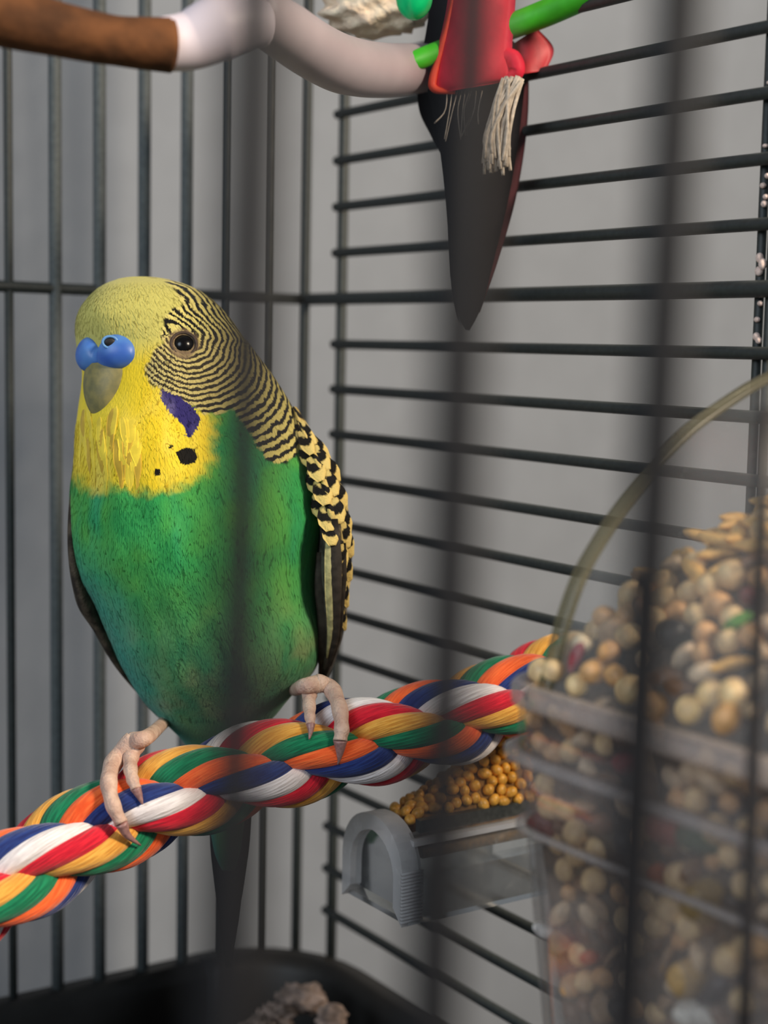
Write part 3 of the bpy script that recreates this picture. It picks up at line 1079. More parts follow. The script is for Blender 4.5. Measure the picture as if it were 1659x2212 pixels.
def toe(pts, w0, w1, claw, foot):
    pp = [on_rope(x, y, 0.0006) if k else on_rope(x, y, 0.0008) for k, (x, y) in enumerate(pts)]
    c = catmull([tuple(p) for p in pp], 30)
    t = np.linspace(0, 1, 30)
    r = (w0 + (w1 - w0) * t) * (1 + 0.07 * np.sin(t * 26)) * UNIT * 0.84
    FG.tube(c, r, 12)
    cl = [pp[-1]] + [on_rope(x, y, 0.0004) for x, y in claw]
    cc = catmull([tuple(p) for p in cl], 12)
    CL.append(tube_mesh(cc, np.linspace(w1 * 0.86, 1.6, 12) * UNIT, 10))


def make_foot(shank, knuckle, toes, lab):
    global FG, CL
    FG, CL = Geo(), []
    kq = [on_rope(x, y, 0.0010) for x, y in knuckle]
    sh = [Vector(bird_pt(*q)) for q in shank] + kq
    FG.tube(catmull([tuple(p) for p in sh], 24), np.interp(np.linspace(0, 1, 24), [0, 0.5, 0.8, 1], [13, 14, 17, 19]) * UNIT, 14)
    for t in toes:
        toe(*t, None)
    o = part('foot', FG.mesh(), M['foot'], bird, label=lab)
    for c in CL:
        part('claw', c, M['claw'], o)
    return o


make_foot([(395, 1520, 70), (352, 1562, 30)], [(318, 1592), (286, 1602)],
          [([(290, 1598), (250, 1640), (235, 1685), (243, 1735), (262, 1778)], 24, 15, [(276, 1805), (304, 1826)]),
           ([(296, 1606), (282, 1640), (284, 1675), (294, 1704)], 21, 12, [(302, 1722), (308, 1738)]),
           ], 'bare pinkish foot lower on the rope')
make_foot([(600, 1470, 60), (632, 1490, 10)], [(655, 1482), (684, 1478)],
          [([(680, 1474), (714, 1486), (733, 1528), (738, 1572), (735, 1600)], 22, 17, [(734, 1625), (730, 1652)]),
           ([(676, 1480), (668, 1504), (669, 1540), (671, 1565)], 21, 11, [(671, 1580), (668, 1597)]),
           ], 'bare pinkish foot higher on the rope')

# ------------------------------------------------------------------ small clear treat tray with millet
M['clear'] = mat_clear('clear_tray_plastic', (0.93, 0.95, 0.95, 1), 0.10, (0.80, 0.80, 0.80, 1), 0.06, 0.9, 0.10)
M['frost'] = mat_clear('frosted_tray_edge', (0.95, 0.95, 0.95, 1), 0.60, (0.97, 0.95, 0.95, 1), 0.15, 1.0, 0.15)
E0 = P(806, 1966, 0.328)       # bottom middle of the free end
TL = (C0 - E0).dot(UU) - 0.003                     # it reaches back to the side panel
TWID, THGT = 0.0225, 0.0205


def tray_pt(l, v, h):
    return E0 + UU * l + VV * v + ZZ * h


def arch(inset, n=10, open_top=True):
    """section of the tray from the far foot over the shoulders to the near foot"""
    w, h = TWID / 2 - inset, THGT - inset
    r = 0.0105 - inset * 0.6
    pts = [(-w, inset)]
    for a in np.linspace(0, math.pi / 2, n):
        pts.append((-w + r * (1 - math.cos(a)), h - r + r * math.sin(a)))
    for a in np.linspace(math.pi / 2, 0, n):
        pts.append((w - r * (1 - math.cos(a)), h - r + r * math.sin(a)))
    pts.append((w, inset))
    return pts


tray = thing('treat_tray', 'small clear plastic tray below the rope holding heaped millet', 'feeder', E0.copy())
wall_t = 0.0011


def sheet(outer, inner, l0, l1):
    g = Geo()
    n = len(outer)
    v = [tray_pt(l, *q) for l in (l0, l1) for q in (outer + inner[::-1])]
    m = 2 * n
    f = [(i, (i + 1) % m, m + (i + 1) % m, m + i) for i in range(m)]
    f += [(i, m - 1 - i, m - 2 - i, i + 1) for i in range(n - 1)] + [(m + i, m + i + 1, 2 * m - 2 - i, 2 * m - 1 - i) for i in range(n - 1)]
    return g.add(v, f).mesh(False)


oa, ia = arch(0), arch(wall_t)
k0, k1 = 7, 15
part('far_wall', sheet(oa[:k0], ia[:k0], 0.0035, TL), M['clear'], tray)
part('near_wall', sheet(oa[k1:], ia[k1:], 0.0035, TL), M['clear'], tray)
part('bottom', Geo().box(tray_pt(0.001, -TWID / 2, 0), UU * (TL - 0.001), VV * TWID, ZZ * wall_t).mesh(False), M['clear'], tray)
# end cap: thick rounded arch with a thin pane inside it
ie = arch(0.0032)
part('end_rim', sheet(oa, ie, -0.0006, 0.0042), M['frost'], tray, label='frosted arched end rim')
v = [tray_pt(0.0008, *q) for q in ie] + [tray_pt(0.0018, *q) for q in ie]
n = len(ie)
part('end_pane', Geo().add(v, [tuple(range(n)), tuple(range(2 * n - 1, n - 1, -1))] + [(i, n + i, n + (i + 1) % n, (i + 1) % n) for i in range(n)]).mesh(False), M['clear'], tray)
for i in range(15):
    h = 0.001 + i * 0.00072
    part('rib', tube_mesh([tray_pt(-0.0009, TWID / 2 + 0.0001, h), tray_pt(0.0046, TWID / 2 + 0.0001, h)], 0.00030, 6), M['frost'], tray)
M['gasket'] = mat_plain('dark_rail', srgb(58, 60, 58), 0.35, 0.25, 900)
vq, hq = oa[k1]
part('rail', Geo().box(tray_pt(0.006, vq - 0.0012, hq - 0.0004), UU * (TL - 0.006), VV * 0.0016, ZZ * 0.0026).mesh(False), M['gasket'], tray, label='dark top rail')
part('lip', Geo().box(tray_pt(0.003, vq + 0.0004, hq - 0.0022), UU * (TL - 0.003), VV * 0.0022, ZZ * 0.0011).mesh(False), M['frost'], tray)

# millet: heaped core (stuff) and the grains that show
M['millet'] = mat_plain('millet_gold', srgb(222, 164, 66), 0.4, 0.22, 900, 0.00005, 0.5, sss=0.1)
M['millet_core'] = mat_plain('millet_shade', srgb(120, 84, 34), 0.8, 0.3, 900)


def ellipsoid(rx, ry, rz, tip=0.0, seg=14, rings=9, rough=0.0):
    g = Geo().ball((0, 0, 0), rx, ry, rz, None, seg, rings)
    vs = []
    for x, y, z in g.v:
        k = z / rz
        w = 1 - tip * max(k, 0) ** 2
        j = 1 + rough * (math.sin(x / rx * 3 + 1) * math.cos(y / ry * 3 + z / rz * 2))
        vs.append((x * w * j, y * w * j, z * j))
    return mesh_from(vs, g.f)


def heap_h(l):
    return np.interp(l, [0.006, 0.012, 0.020, 0.030, 0.045, TL], [0.0195, 0.0222, 0.0262, 0.0325, 0.040, 0.042])


core_v, core_f = [], []
nl, nv = 26, 14
for i in range(nl):
    l = 0.0062 + (TL - 0.008) * i / (nl - 1)
    top = heap_h(l)
    ring = []
    for j in range(nv + 1):
        c = j / nv * 2 - 1
        lim = np.interp(top, [0.019, 0.030], [0.0060, 0.0072])
        ring.append((c * lim, 0.0180 + (top - 0.0180) * (1 - c * c) ** 0.8 - 0.0008))
    ring += [(0.0088, 0.014), (0.0088, 0.0125), (-0.0088, 0.0125), (-0.0088, 0.014)]
    core_v += [tray_pt(l, *q) for q in ring]
    mm_ = len(ring)
for i in range(nl - 1):
    for j in range(mm_):
        core_f.append((i * mm_ + j, i * mm_ + (j + 1) % mm_, (i + 1) * mm_ + (j + 1) % mm_, (i + 1) * mm_ + j))
core_f += [tuple(range(mm_)), tuple((nl - 1) * mm_ + j for j in range(mm_ - 1, -1, -1))]
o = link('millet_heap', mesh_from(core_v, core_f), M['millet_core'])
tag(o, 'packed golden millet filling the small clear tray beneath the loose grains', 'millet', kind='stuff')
millet_me = [ellipsoid(0.00125, 0.00115, 0.00145, 0.2), ellipsoid(0.0013, 0.0011, 0.0012, 0.1), ellipsoid(0.0012, 0.0012, 0.0016, 0.3)]
for m_ in millet_me:
    m_.materials.append(M['millet'])
placed = []
for tr in range(6000):
    l = random.uniform(0.0062, 0.042)
    c = random.uniform(-0.75, 1.0)
    top = heap_h(l)
    lim = np.interp(top, [0.019, 0.030], [0.0060, 0.0072])
    h = 0.0180 + (top - 0.0180) * (1 - c * c) ** 0.8
    if c > 0.6 and h < 0.0206:
        continue
    q = tray_pt(l, c * lim * 1.04, h + random.uniform(-0.0002, 0.0004))
    if all((q - w).length > 0.00205 for w in placed):
        placed.append(q)
        o = link('millet_grain', random.choice(millet_me))
        o.location = q
        o.rotation_euler = (random.uniform(0, 6), random.uniform(0, 6), random.uniform(0, 6))
        mx, my, md = proj(np.array([tuple(q)]))
        zone = 'at the low end of the small clear tray' if mx[0] < 930 else 'halfway up the heap in the small clear tray' if mx[0] < 1020 else 'high on the tray heap beside the hopper cup'
        tag(o, 'round golden millet grain ' + zone, 'seed', 'millet grains ' + zone)
    if len(placed) > 190:
        break

# ------------------------------------------------------------------ hooded seed hopper
M['hopper'] = mat_clear('clear_hopper_plastic', (0.97, 0.96, 0.955, 1), 0.035, (0.80, 0.74, 0.72, 1), 0.12, 0.45, 0.06)
M['hopper_rim'] = mat_clear('milky_hopper_rim', (0.92, 0.90, 0.89, 1), 0.24, (0.98, 0.91, 0.89, 1), 0.2, 0.5, 0.1)
M['hood'] = mat_clear('clear_hood_plastic', (0.97, 0.97, 0.97, 1), 0.03, (0.7, 0.7, 0.66, 1), 0.4, 0.25, 0.04)
M['hood_edge'] = mat_clear('reflection_tinted_hood_edge', (0.72, 0.72, 0.64, 1), 0.40, srgb(152, 146, 122), 0.25, 0.5, 0.15)  # clear plastic edge; its olive tint paints in the reflected surroundings
K = P(1066, 1500, 0.252)               # outer top corner of the cup
A0 = (C0 - K).dot(UU)                  # its distance from the side panel
ZR = K.z + 0.0022                      # rim height
CUPL, CUPH = 0.092, 0.066


def hp(a, b, z):
    """a: distance in from the side panel, b: along the panel towards us, z: height over the rim"""
    return K + UU * (A0 - a) + VV * b + ZZ * (ZR - K.z + z)


hopper = thing('seed_hopper', 'large clear plastic hooded cup full of mixed seed at the side of the cage', 'feeder', hp(0, 0, -CUPH))


def cup_section(out, z, rr=0.010):
    """plan outline of the cup, grown by out"""
    a0, a1, b0, b1 = 0.0035, A0 + out, -out, CUPL + out
    r = rr + out
    pts = [(a0, b0)]
    for t in np.linspace(0, math.pi / 2, 9):
        pts.append((a1 - r + r * math.sin(t), b0 + r - r * math.cos(t)))
    for t in np.linspace(0, math.pi / 2, 9):
        pts.append((a1 - r + r * math.cos(t), b1 - r + r * math.sin(t)))
    pts.append((a0, b1))
    return [hp(a, b, z) for a, b in pts]


def shell(levels, close_bottom=False):
    """lofted wall of thickness t through (out, z) levels, outer up then inner down"""
    vs, fs = [], []
    for o_, z in levels:
        vs += cup_section(o_, z)
    n = 20
    for i in range(len(levels) - 1):
        for j in range(n - 1):
            fs.append((i * n + j, i * n + j + 1, (i + 1) * n + j + 1, (i + 1) * n + j))
    for i in range(len(levels) - 1):
        fs.append((i * n, (i + 1) * n, (i + 1) * n, i * n)[:2] + ((i + 1) * n,)) if False else None
    if close_bottom:
        fs.append(tuple(range(n)))
        fs.append(tuple((len(levels) - 1) * n + j for j in range(n - 1, -1, -1)))
    return mesh_from(vs, fs, True)


T_ = 0.0012
part('cup_wall', shell([(-0.0065, -CUPH), (-0.0015, -0.022), (0.0008, -0.0105), (0.0, -0.0098), (0.0, -0.003), (-T_, -0.003), (-T_, -0.0098), (-0.0004, -0.011), (-0.0027, -0.022), (-0.0077, -CUPH + T_)], True), M['hopper'], hopper)
part('cup_rim', shell([(-0.0006, -0.0030), (0.0012, -0.0026), (0.0014, 0.0), (0.0008, 0.0008), (-0.0012, 0.0008), (-0.0014, -0.0028), (-0.0006, -0.0030)]), M['hopper_rim'], hopper, label='milky top rim of the cup')
part('ledge', shell([(0.0002, -0.0118), (0.0020, -0.0114), (0.0022, -0.0102), (0.0006, -0.0096), (-0.0010, -0.0100), (0.0002, -0.0118)]), M['hopper_rim'], hopper, label='milky ledge round the cup')
part('ledge', shell([(-0.0012, -0.0232), (0.0000, -0.0230), (0.0000, -0.0224), (-0.0014, -0.0222), (-0.0024, -0.0226), (-0.0012, -0.0232)]), M['hopper_rim'], hopper, label='thin lower moulding line')
# hood: a quarter arch swept along the panel, its left edge thick
HB = 0.0085                              # the hood's left end along the panel
AP = []
for hx, hy in catmull([(1172, 1500), (1190, 1450), (1212, 1360), (1250, 1250), (1300, 1160), (1350, 1085), (1420, 1000), (1490, 928), (1560, 876), (1640, 826), (1740, 782), (1840, 756)], 40):
    w = hit(hx, hy, hp(0, HB, 0), VV) - K
    AP.append((max(A0 - w.dot(UU), 0.001), w.z - (ZR - K.z)))
vs, fs = [], []
for b in (HB, CUPL - 0.0015):
    for s in (0, 1):
        for i, (a, z) in enumerate(AP):
            t = np.array(AP[min(i + 1, len(AP) - 1)]) - np.array(AP[max(i - 1, 0)])
            t = t / np.linalg.norm(t)
            vs.append(hp(a - s * 0.0011 * t[1], b, z + s * 0.0011 * t[0]))
n = len(AP)
for i in range(n - 1):
    fs.append((i, i + 1, 2 * n + i + 1, 2 * n + i))
    fs.append((n + i, 3 * n + i, 3 * n + i + 1, n + i + 1))
part('hood', mesh_from(vs, fs), M['hood'], hopper)
rim_pts = [hp(a, HB, z) for a, z in AP]
v, f = tube_geo(catmull([tuple(p) for p in rim_pts], 60), 0.0013, 12, ell=(0.75, 1.25), ref=np.tile(np.array(UU), (60, 1)) + np.array((0, 0, -0.3)))
part('hood_edge', mesh_from(v, f), M['hood_edge'], hopper, label='thick curved left edge of the hood')
M['guard'] = mat_plain('hopper_guard_wire', srgb(30, 28, 30), 0.5, 0.15, 900)
for (xa, ya, xb, yb, d, r, nm) in ((1396, 1262, 1345, 2330, 0.172, 0.00112, 'guard_wire'), (1652, 880, 1604, 2330, 0.182, 0.0008, 'guard_wire')):
    a, b = P(xa, ya, d), P(xb, yb, d)
    part(nm, tube_mesh([a.lerp(b, i / 6) for i in range(7)], r, 10), M['guard'], cage)
part('guard_stub', tube_mesh([P(1398, 1262, 0.172), P(1366, 1256, 0.172)], 0.0007, 8), M['guard'], cage)

# seed mix: packed filling (stuff), seeds one by one where they show
def fill_top(a, b):
    x = max((A0 - 0.004 - a) / A0, 0)
    return 0.001 + (0.019 * (1 - math.exp(-x / 0.16)) + 0.030 * max(x - 0.18, 0) * min(1, 0.2 + b / 0.04)) * min(1, max(b - 0.002, 0) / 0.010)


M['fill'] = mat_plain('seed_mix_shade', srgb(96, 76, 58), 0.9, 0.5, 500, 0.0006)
na, nb = 18, 26
vs, fs = [], []
INS = 0.0034
for i in range(na):
    for j in range(nb):
        a = 0.006 + (A0 - INS - 0.006) * i / (na - 1)
        b = INS + (CUPL - 2 * INS) * j / (nb - 1)
        vs.append(hp(a, b, fill_top(a, b) - 0.0022 + 0.0006 * math.sin(i * 2.1) * math.cos(j * 1.7)))
for i in range(na):
    for j in range(nb):
        a = 0.006 + (A0 - INS - 0.013) * i / (na - 1)
        b = INS + 0.006 + (CUPL - 2 * INS - 0.012) * j / (nb - 1)
        vs.append(hp(a, b, -CUPH + 0.003))
gi = lambda i, j, k: k * na * nb + i * nb + j
for i in range(na - 1):
    for j in range(nb - 1):
        fs.append((gi(i, j, 0), gi(i, j + 1, 0), gi(i + 1, j + 1, 0), gi(i + 1, j, 0)))
        fs.append((gi(i, j, 1), gi(i + 1, j, 1), gi(i + 1, j + 1, 1), gi(i, j + 1, 1)))
for i in range(na - 1):
    for j in (0, nb - 1):
        fs.append((gi(i, j, 0), gi(i + 1, j, 0), gi(i + 1, j, 1), gi(i, j, 1)))
for j in range(nb - 1):
    for i in (0, na - 1):
        fs.append((gi(i, j, 0), gi(i, j, 1), gi(i, j + 1, 1), gi(i, j + 1, 0)))
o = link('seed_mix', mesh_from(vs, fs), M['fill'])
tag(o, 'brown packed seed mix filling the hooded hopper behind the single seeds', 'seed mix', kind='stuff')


def seed_mat(n, c, var=0.2, rough=0.45):
    return mat_plain(n, srgb(*c), rough, var, 700, 0.0001, 0.45, sss=0.05)


seed_kinds = {
    'cream': (ellipsoid(0.00215, 0.0020, 0.0022, 0.15, 16, 10), seed_mat('cream_seed', (242, 204, 152))),
    'tan': (ellipsoid(0.0019, 0.0017, 0.0023, 0.3, 16, 10), seed_mat('tan_seed', (222, 172, 118))),
    'pale': (ellipsoid(0.0016, 0.0015, 0.0027, 0.45, 16, 10), seed_mat('pale_seed', (222, 194, 160))),
    'brown': (ellipsoid(0.0018, 0.0014, 0.0026, 0.4, 16, 10), seed_mat('brown_seed', (122, 88, 62))),
    'oat': (ellipsoid(0.0013, 0.0011, 0.0044, 0.4, 14, 12), seed_mat('oat_husk', (228, 182, 108))),
    'dark': (ellipsoid(0.0023, 0.0022, 0.0022, 0.1, 16, 10), seed_mat('dark_seed', (34, 28, 30))),
    'flake': (ellipsoid(0.0028, 0.0008, 0.0022, 0.1, 14, 8, 0.25), seed_mat('flake', (178, 146, 112))),
}
for me, mt in seed_kinds.values():
    me.materials.append(mt)
spots = []


def drop(kind, q, rot, label, group, name, sc=1.0, mind=0.0033):
    if any((q - w).length < mind for w in spots):
        return None
    spots.append(q)
    o = link(name, seed_kinds[kind][0])
    o.location = q
    o.rotation_euler = rot
    o.scale = (sc, sc, sc)
    tag(o, label, 'seed', group)
    return o


rr = lambda: (random.uniform(0, 6.3), random.uniform(0, 6.3), random.uniform(0, 6.3))


def wall_in(z, extra=0.0030):
    """how far in the seed lies behind the cup's tapering front"""
    return A0 + np.interp(z, [-CUPH, -0.022, -0.0105, 0], [-0.0077, -0.0027, -0.0008, -0.0014]) - extra


# single odd pieces, each where it shows
def oddball(px, py, name, label, col, dims, rot=None, front=True, lift=0.0018):
    if front:
        z = -0.02
        for _ in range(6):
            q = hit(px, py, hp(wall_in(z, 0.0022), 0, 0), UU)
            z = q.z - ZR
    else:
        best = None
        for d in np.linspace(0.19, 0.32, 500):
            w = P(px, py, d)
            r_ = w - K
            a, b, z = A0 - r_.dot(UU), r_.dot(VV), w.z - ZR
            if a < A0 - 0.004 and b > 0.004 and z < fill_top(max(a, 0.004), b) + lift * 0.4:
                best = w
                break
        q = best if best is not None else P(px, py, 0.25)
    me = ellipsoid(*dims, 0.15, 16, 10, 0.08)
    me.materials.append(seed_mat(name + '_skin', col))
    o = link(name, me)
    o.location = q
    o.rotation_euler = rot or rr()
    spots.append(q)
    tag(o, label, 'seed')


oddball(1455, 1370, 'dark_seed', 'near black round seed on the heap between the two guard wires', (30, 26, 28), (0.0024, 0.0023, 0.0024), None, False)
oddball(1593, 1342, 'green_pellet', 'small bright green pellet on the heap near the right guard wire', (92, 150, 60), (0.0010, 0.0009, 0.0024), (0.3, 1.0, 0.2), False, 0.004)
oddball(1245, 1420, 'red_chip', 'dull red chip on the heap beside the hood edge', (158, 66, 72), (0.0011, 0.0013, 0.0028), (0.1, 0.3, 0.4), False)
oddball(1258, 1392, 'cream_kernel', 'cream kernel touching the dull red chip by the hood edge', (236, 214, 176), (0.0016, 0.0016, 0.0018), None, False)
oddball(1620, 1290, 'red_seed', 'dark red seed high on the heap next to the right guard wire', (110, 34, 30), (0.0014, 0.0014, 0.0018), None, False)
oddball(1510, 1812, 'green_flake', 'grey green disc behind the cup wall, largest green piece', (72, 88, 62), (0.0038, 0.0014, 0.0024), (0.2, 0.1, -0.55))
oddball(1440, 1790, 'pink_flake', 'brick pink flake left of the grey green disc in the cup', (168, 88, 78), (0.0030, 0.0013, 0.0026), (0.1, 0.2, -0.55))
oddball(1428, 1892, 'orange_pellet', 'rust orange pellet below the brick pink flake in the cup', (176, 82, 36), (0.0018, 0.0014, 0.0021))
oddball(1172, 1786, 'maroon_flake', 'maroon flake at the left corner of the cup', (120, 44, 38), (0.0028, 0.0013, 0.0022), (0.1, 0.4, -0.5))
oddball(1345, 1650, 'crimson_seed', 'crimson seed between the two moulded ledges of the cup', (150, 30, 46), (0.0019, 0.0016, 0.0020))
oddball(1272, 2068, 'orange_chip', 'orange red chip low in the cup left of the guard wire', (206, 92, 54), (0.0016, 0.0012, 0.0017))
oddball(1525, 1945, 'olive_kernel', 'large olive tan kernel at the right of the cup', (150, 124, 78), (0.0034, 0.0024, 0.0040), (0.2, 0.8, 0.1))
oddball(1490, 2110, 'tan_kernel', 'large tan kernel near the cup bottom', (196, 160, 106), (0.0036, 0.0022, 0.0032), (0.2, -0.5, 0.1))
oddball(1545, 2135, 'black_kernel', 'dark slanted kernel right of the large tan kernel', (58, 44, 44), (0.0014, 0.0014, 0.0036), (0.2, 0.6, 0.1))
oddball(1510, 2196, 'white_chip', 'pale grey chip at the bottom of the frame in the cup', (206, 200, 190), (0.0042, 0.0020, 0.0024), (0.0, 0.0, -0.5))
oddball(1175, 2010, 'white_kernel', 'white kernel by the left side of the cup', (226, 220, 214), (0.0013, 0.0012, 0.0020))
oddball(1225, 1710, 'dark_kernel', 'dark kernel under the second ledge at the left of the cup', (44, 36, 36), (0.0026, 0.0016, 0.0022))

GL = {
    'cream': ('cream_seed', 'round cream seed %s', 'cream seeds %s'), 'tan': ('tan_seed', 'plump tan seed %s', 'tan seeds %s'),
    'pale': ('pale_seed', 'pale pointed seed %s', 'pale pointed seeds %s'), 'brown': ('brown_seed', 'brown oval seed %s', 'brown seeds %s'),
    'oat': ('oat_husk', 'long golden oat husk %s', 'oat husks %s'), 'dark': ('dark_seed', 'round dark seed %s', 'dark seeds %s'),
    'flake': ('flake', 'flat tan flake %s', 'tan flakes %s')}
count = 0
for tr in range(9000):
    z = random.uniform(-0.062, -0.001)
    b = random.uniform(0.0045 - np.interp(z, [-CUPH, -0.022, -0.0105, 0], [-0.0077, -0.0027, -0.0008, -0.0014]), 0.056)
    q = hp(wall_in(z, random.uniform(0.0022, 0.0040)), b, z)
    x, y, d = proj(np.array([tuple(q)]))
    if not (1100 < x[0] < 1700 and y[0] < 2260):
        continue
    k = random.choices(['cream', 'tan', 'pale', 'brown', 'flake', 'dark'], [20, 24, 20, 20, 12, 5])[0]
    nm, lb, gr = GL[k]
    wx = 1385 - (y[0] - 1400) * 0.055
    zone = ('above the upper ledge' if z > -0.0105 else 'between the two ledges' if z > -0.0228 else 'low in the cup' if y[0] > 2020 else 'just under both ledges') + \
        (' at the left corner' if x[0] < 1220 else ' left of the thick wire' if x[0] < wx else ' right of the thick wire')
    o = drop(k, q, rr(), lb % zone, gr % zone, nm, random.uniform(0.85, 1.12), 0.0037)
    if o:
        count += 1
    if count > 190:
        break
count = 0
for tr in range(9000):
    a = random.uniform(0.012, A0 - 0.0045)
    b = random.uniform(0.0035, 0.054)
    q = hp(a, b, fill_top(a, b) + random.uniform(-0.0008, 0.0010))
    x, y, d = proj(np.array([tuple(q)]))
    if not (1150 < x[0] < 1720):
        continue
    high = a < A0 * 0.62
    k = random.choices(['cream', 'tan', 'oat', 'brown', 'flake', 'pale'], [5, 8, 74, 6, 5, 2] if high else [40, 26, 4, 10, 4, 12])[0]
    nm, lb, gr = GL[k]
    zone = ('high under the hood' if high else 'low on the heap') + \
        (' by the hood edge' if x[0] < 1300 else ' left of the thick wire' if x[0] < 1380 else ' between both guard wires' if x[0] < 1635 else ' right of the thin wire')
    rot = (random.uniform(1.2, 1.9), 0, random.uniform(0, 6.3)) if k == 'oat' else rr()
    o = drop(k, q, rot, lb % zone, gr % zone, nm, random.uniform(0.9, 1.15), 0.0036)
    if o:
        count += 1
    if count > 210:
        break

# the rest of the heap, towards us beyond the frame: more of the same mix
g = Geo()
lay = []
lr = random.Random(3)
for tr in range(3000):
    a, b = lr.uniform(0.008, A0 - 0.0045), lr.uniform(0.054, CUPL - 0.005)
    q = hp(a, b, fill_top(a, b) - 0.0004)
    if all((q - w).length > 0.0036 for w in lay):
        lay.append(q)
        g.ball(q, lr.uniform(.0015, .0021), lr.uniform(.0015, .002), lr.uniform(.0016, .0024), None, 8, 6)
o = link('seed_layer', g.mesh(), seed_kinds['tan'][1])
tag(o, 'tan seeds covering the near end of the hopper heap at the right edge', 'seed mix', kind='stuff')

# ------------------------------------------------------------------ hanging toys at the top
def rod(pts, rads, n=40, seg=18):
    c = catmull([tuple(p) for p in pts], n)
    r = np.interp(np.linspace(0, 1, n), np.linspace(0, 1, len(rads)), rads)
    return tube_mesh(c, r, seg)


def R_(w, d):
    return w * d / FPX / 2


M['bark'] = mat_plain('brown_bark', srgb(88, 54, 28), 0.85, 0.45, 130, 0.0008, 0.3)
M['lilac'] = mat_plain('pale_lilac_plastic', srgb(205, 196, 206), 0.5, 0.05, 60, 0.0001, 0.4)
M['lilac2'] = mat_plain('greyish_lilac_tube', srgb(168, 158, 164), 0.5, 0.06, 60, 0.0001, 0.4)
M['hole'] = mat_plain('screw_hole', srgb(60, 54, 34), 0.6)
swing = thing('curved_perch', 'curved hanging perch with brown bark and pale lilac plastic tube at the top left', 'perch', P(450, 60, 0.262))
part('bark_section', rod([P(-150, -60, .243), P(-30, 20, .246), (P(120, 62, .25)), P(250, 88, .254), P(368, 98, .258)], [R_(140, .246), R_(140, .248), R_(118, .25), R_(106, .254), R_(118, .258)]), M['bark'], swing, label='brown bark section')
joint = part('joint', rod([P(352, 96, .258), P(410, 88, .26), P(470, 62, .261), P(530, 50, .263), P(575, 52, .265)], [R_(116, .258), R_(124, .26), R_(140, .261), R_(120, .263), R_(96, .265)]), M['lilac'], swing, label='pale lilac joint with a screw hole')
q = P(458, 44, .2565)
part('screw_hole', Geo().ball(q, R_(34, .26), 0.0008, R_(30, .26)).mesh(), M['hole'], joint)
part('tube', rod([P(545, 20, .264), P(610, 62, .278), P(680, 110, .294), P(750, 142, .310), (P(830, 152, .326)), P(900, 148, .340), P(940, 143, .343)], [R_(110, .264), R_(126, .278), R_(126, .294), R_(124, .310), R_(116, .326), R_(106, .340), R_(98, .344)]), M['lilac2'], swing, label='greyish lilac tube')
part('hanger', rod([P(462, -10, .262), P(470, -160, .262), P(490, -1000, .262)], [0.0010, 0.0010, 0.0010], 12, 8), M['wire'], swing)

M['red'] = mat_plain('red_leather', srgb(226, 32, 62), 0.6, 0.08, 300, 0.0002, 0.3)
M['red_edge'] = mat_plain('orange_red_edge', srgb(240, 74, 40), 0.6, 0.1, 300)
M['maroon'] = mat_plain('maroon_leather', srgb(52, 12, 20), 0.9, 0.2, 300, 0.0002, 0.3)
M['blackleather'] = mat_plain('black_leather', srgb(16, 13, 17), 0.9, 0.2, 300, 0.0002, 0.1)
M['green_stick'] = mat_plain('bright_green_stick', srgb(64, 190, 34), 0.55, 0.1, 300)
M['bead'] = mat_plain('emerald_bead', srgb(0, 205, 120), 0.25, 0.1, 300)
M['cotton'] = mat_plain('frayed_cotton', srgb(214, 200, 182), 0.9, 0.2, 900, 0.0003)
M['paper'] = mat_plain('crinkled_paper', srgb(252, 222, 194), 0.85, 0.15, 200, 0.0015)
toy = thing('shredding_toy', 'hanging red and green toy with black pointed tail strips and a frayed white tassel', 'toy', P(1030, 60, .345))


def strap(pts_l, pts_r, d0, d1, thick, bow=0.0, n=24):
    """a leather strip between a left and a right outline (frame positions at its own distance)"""
    l = catmull(pts_l, n); r = catmull(pts_r, n)
    m = 9
    vs, fs = [], []
    for s in (0, 1):
        for i in range(n):
            for j in range(m):
                t = j / (m - 1)
                d = d0 + (d1 - d0) * i / (n - 1) + bow * (2 * t - 1) ** 2 + s * thick
                x, y = l[i] * (1 - t) + r[i] * t
                vs.append(P(x, y, d))
    id_ = lambda s, i, j: s * n * m + i * m + j
    for i in range(n - 1):
        for j in range(m - 1):
            fs.append((id_(0, i, j), id_(0, i, j + 1), id_(0, i + 1, j + 1), id_(0, i + 1, j)))
            fs.append((id_(1, i, j), id_(1, i + 1, j), id_(1, i + 1, j + 1), id_(1, i, j + 1)))
    for i in range(n - 1):
        for j in (0, m - 1):
            fs.append((id_(0, i, j), id_(0, i + 1, j), id_(1, i + 1, j), id_(1, i, j)))
    for j in range(m - 1):
        for i in (0, n - 1):
            fs.append((id_(0, i, j), id_(1, i, j), id_(1, i, j + 1), id_(0, i, j + 1)))
    return mesh_from(vs, fs)


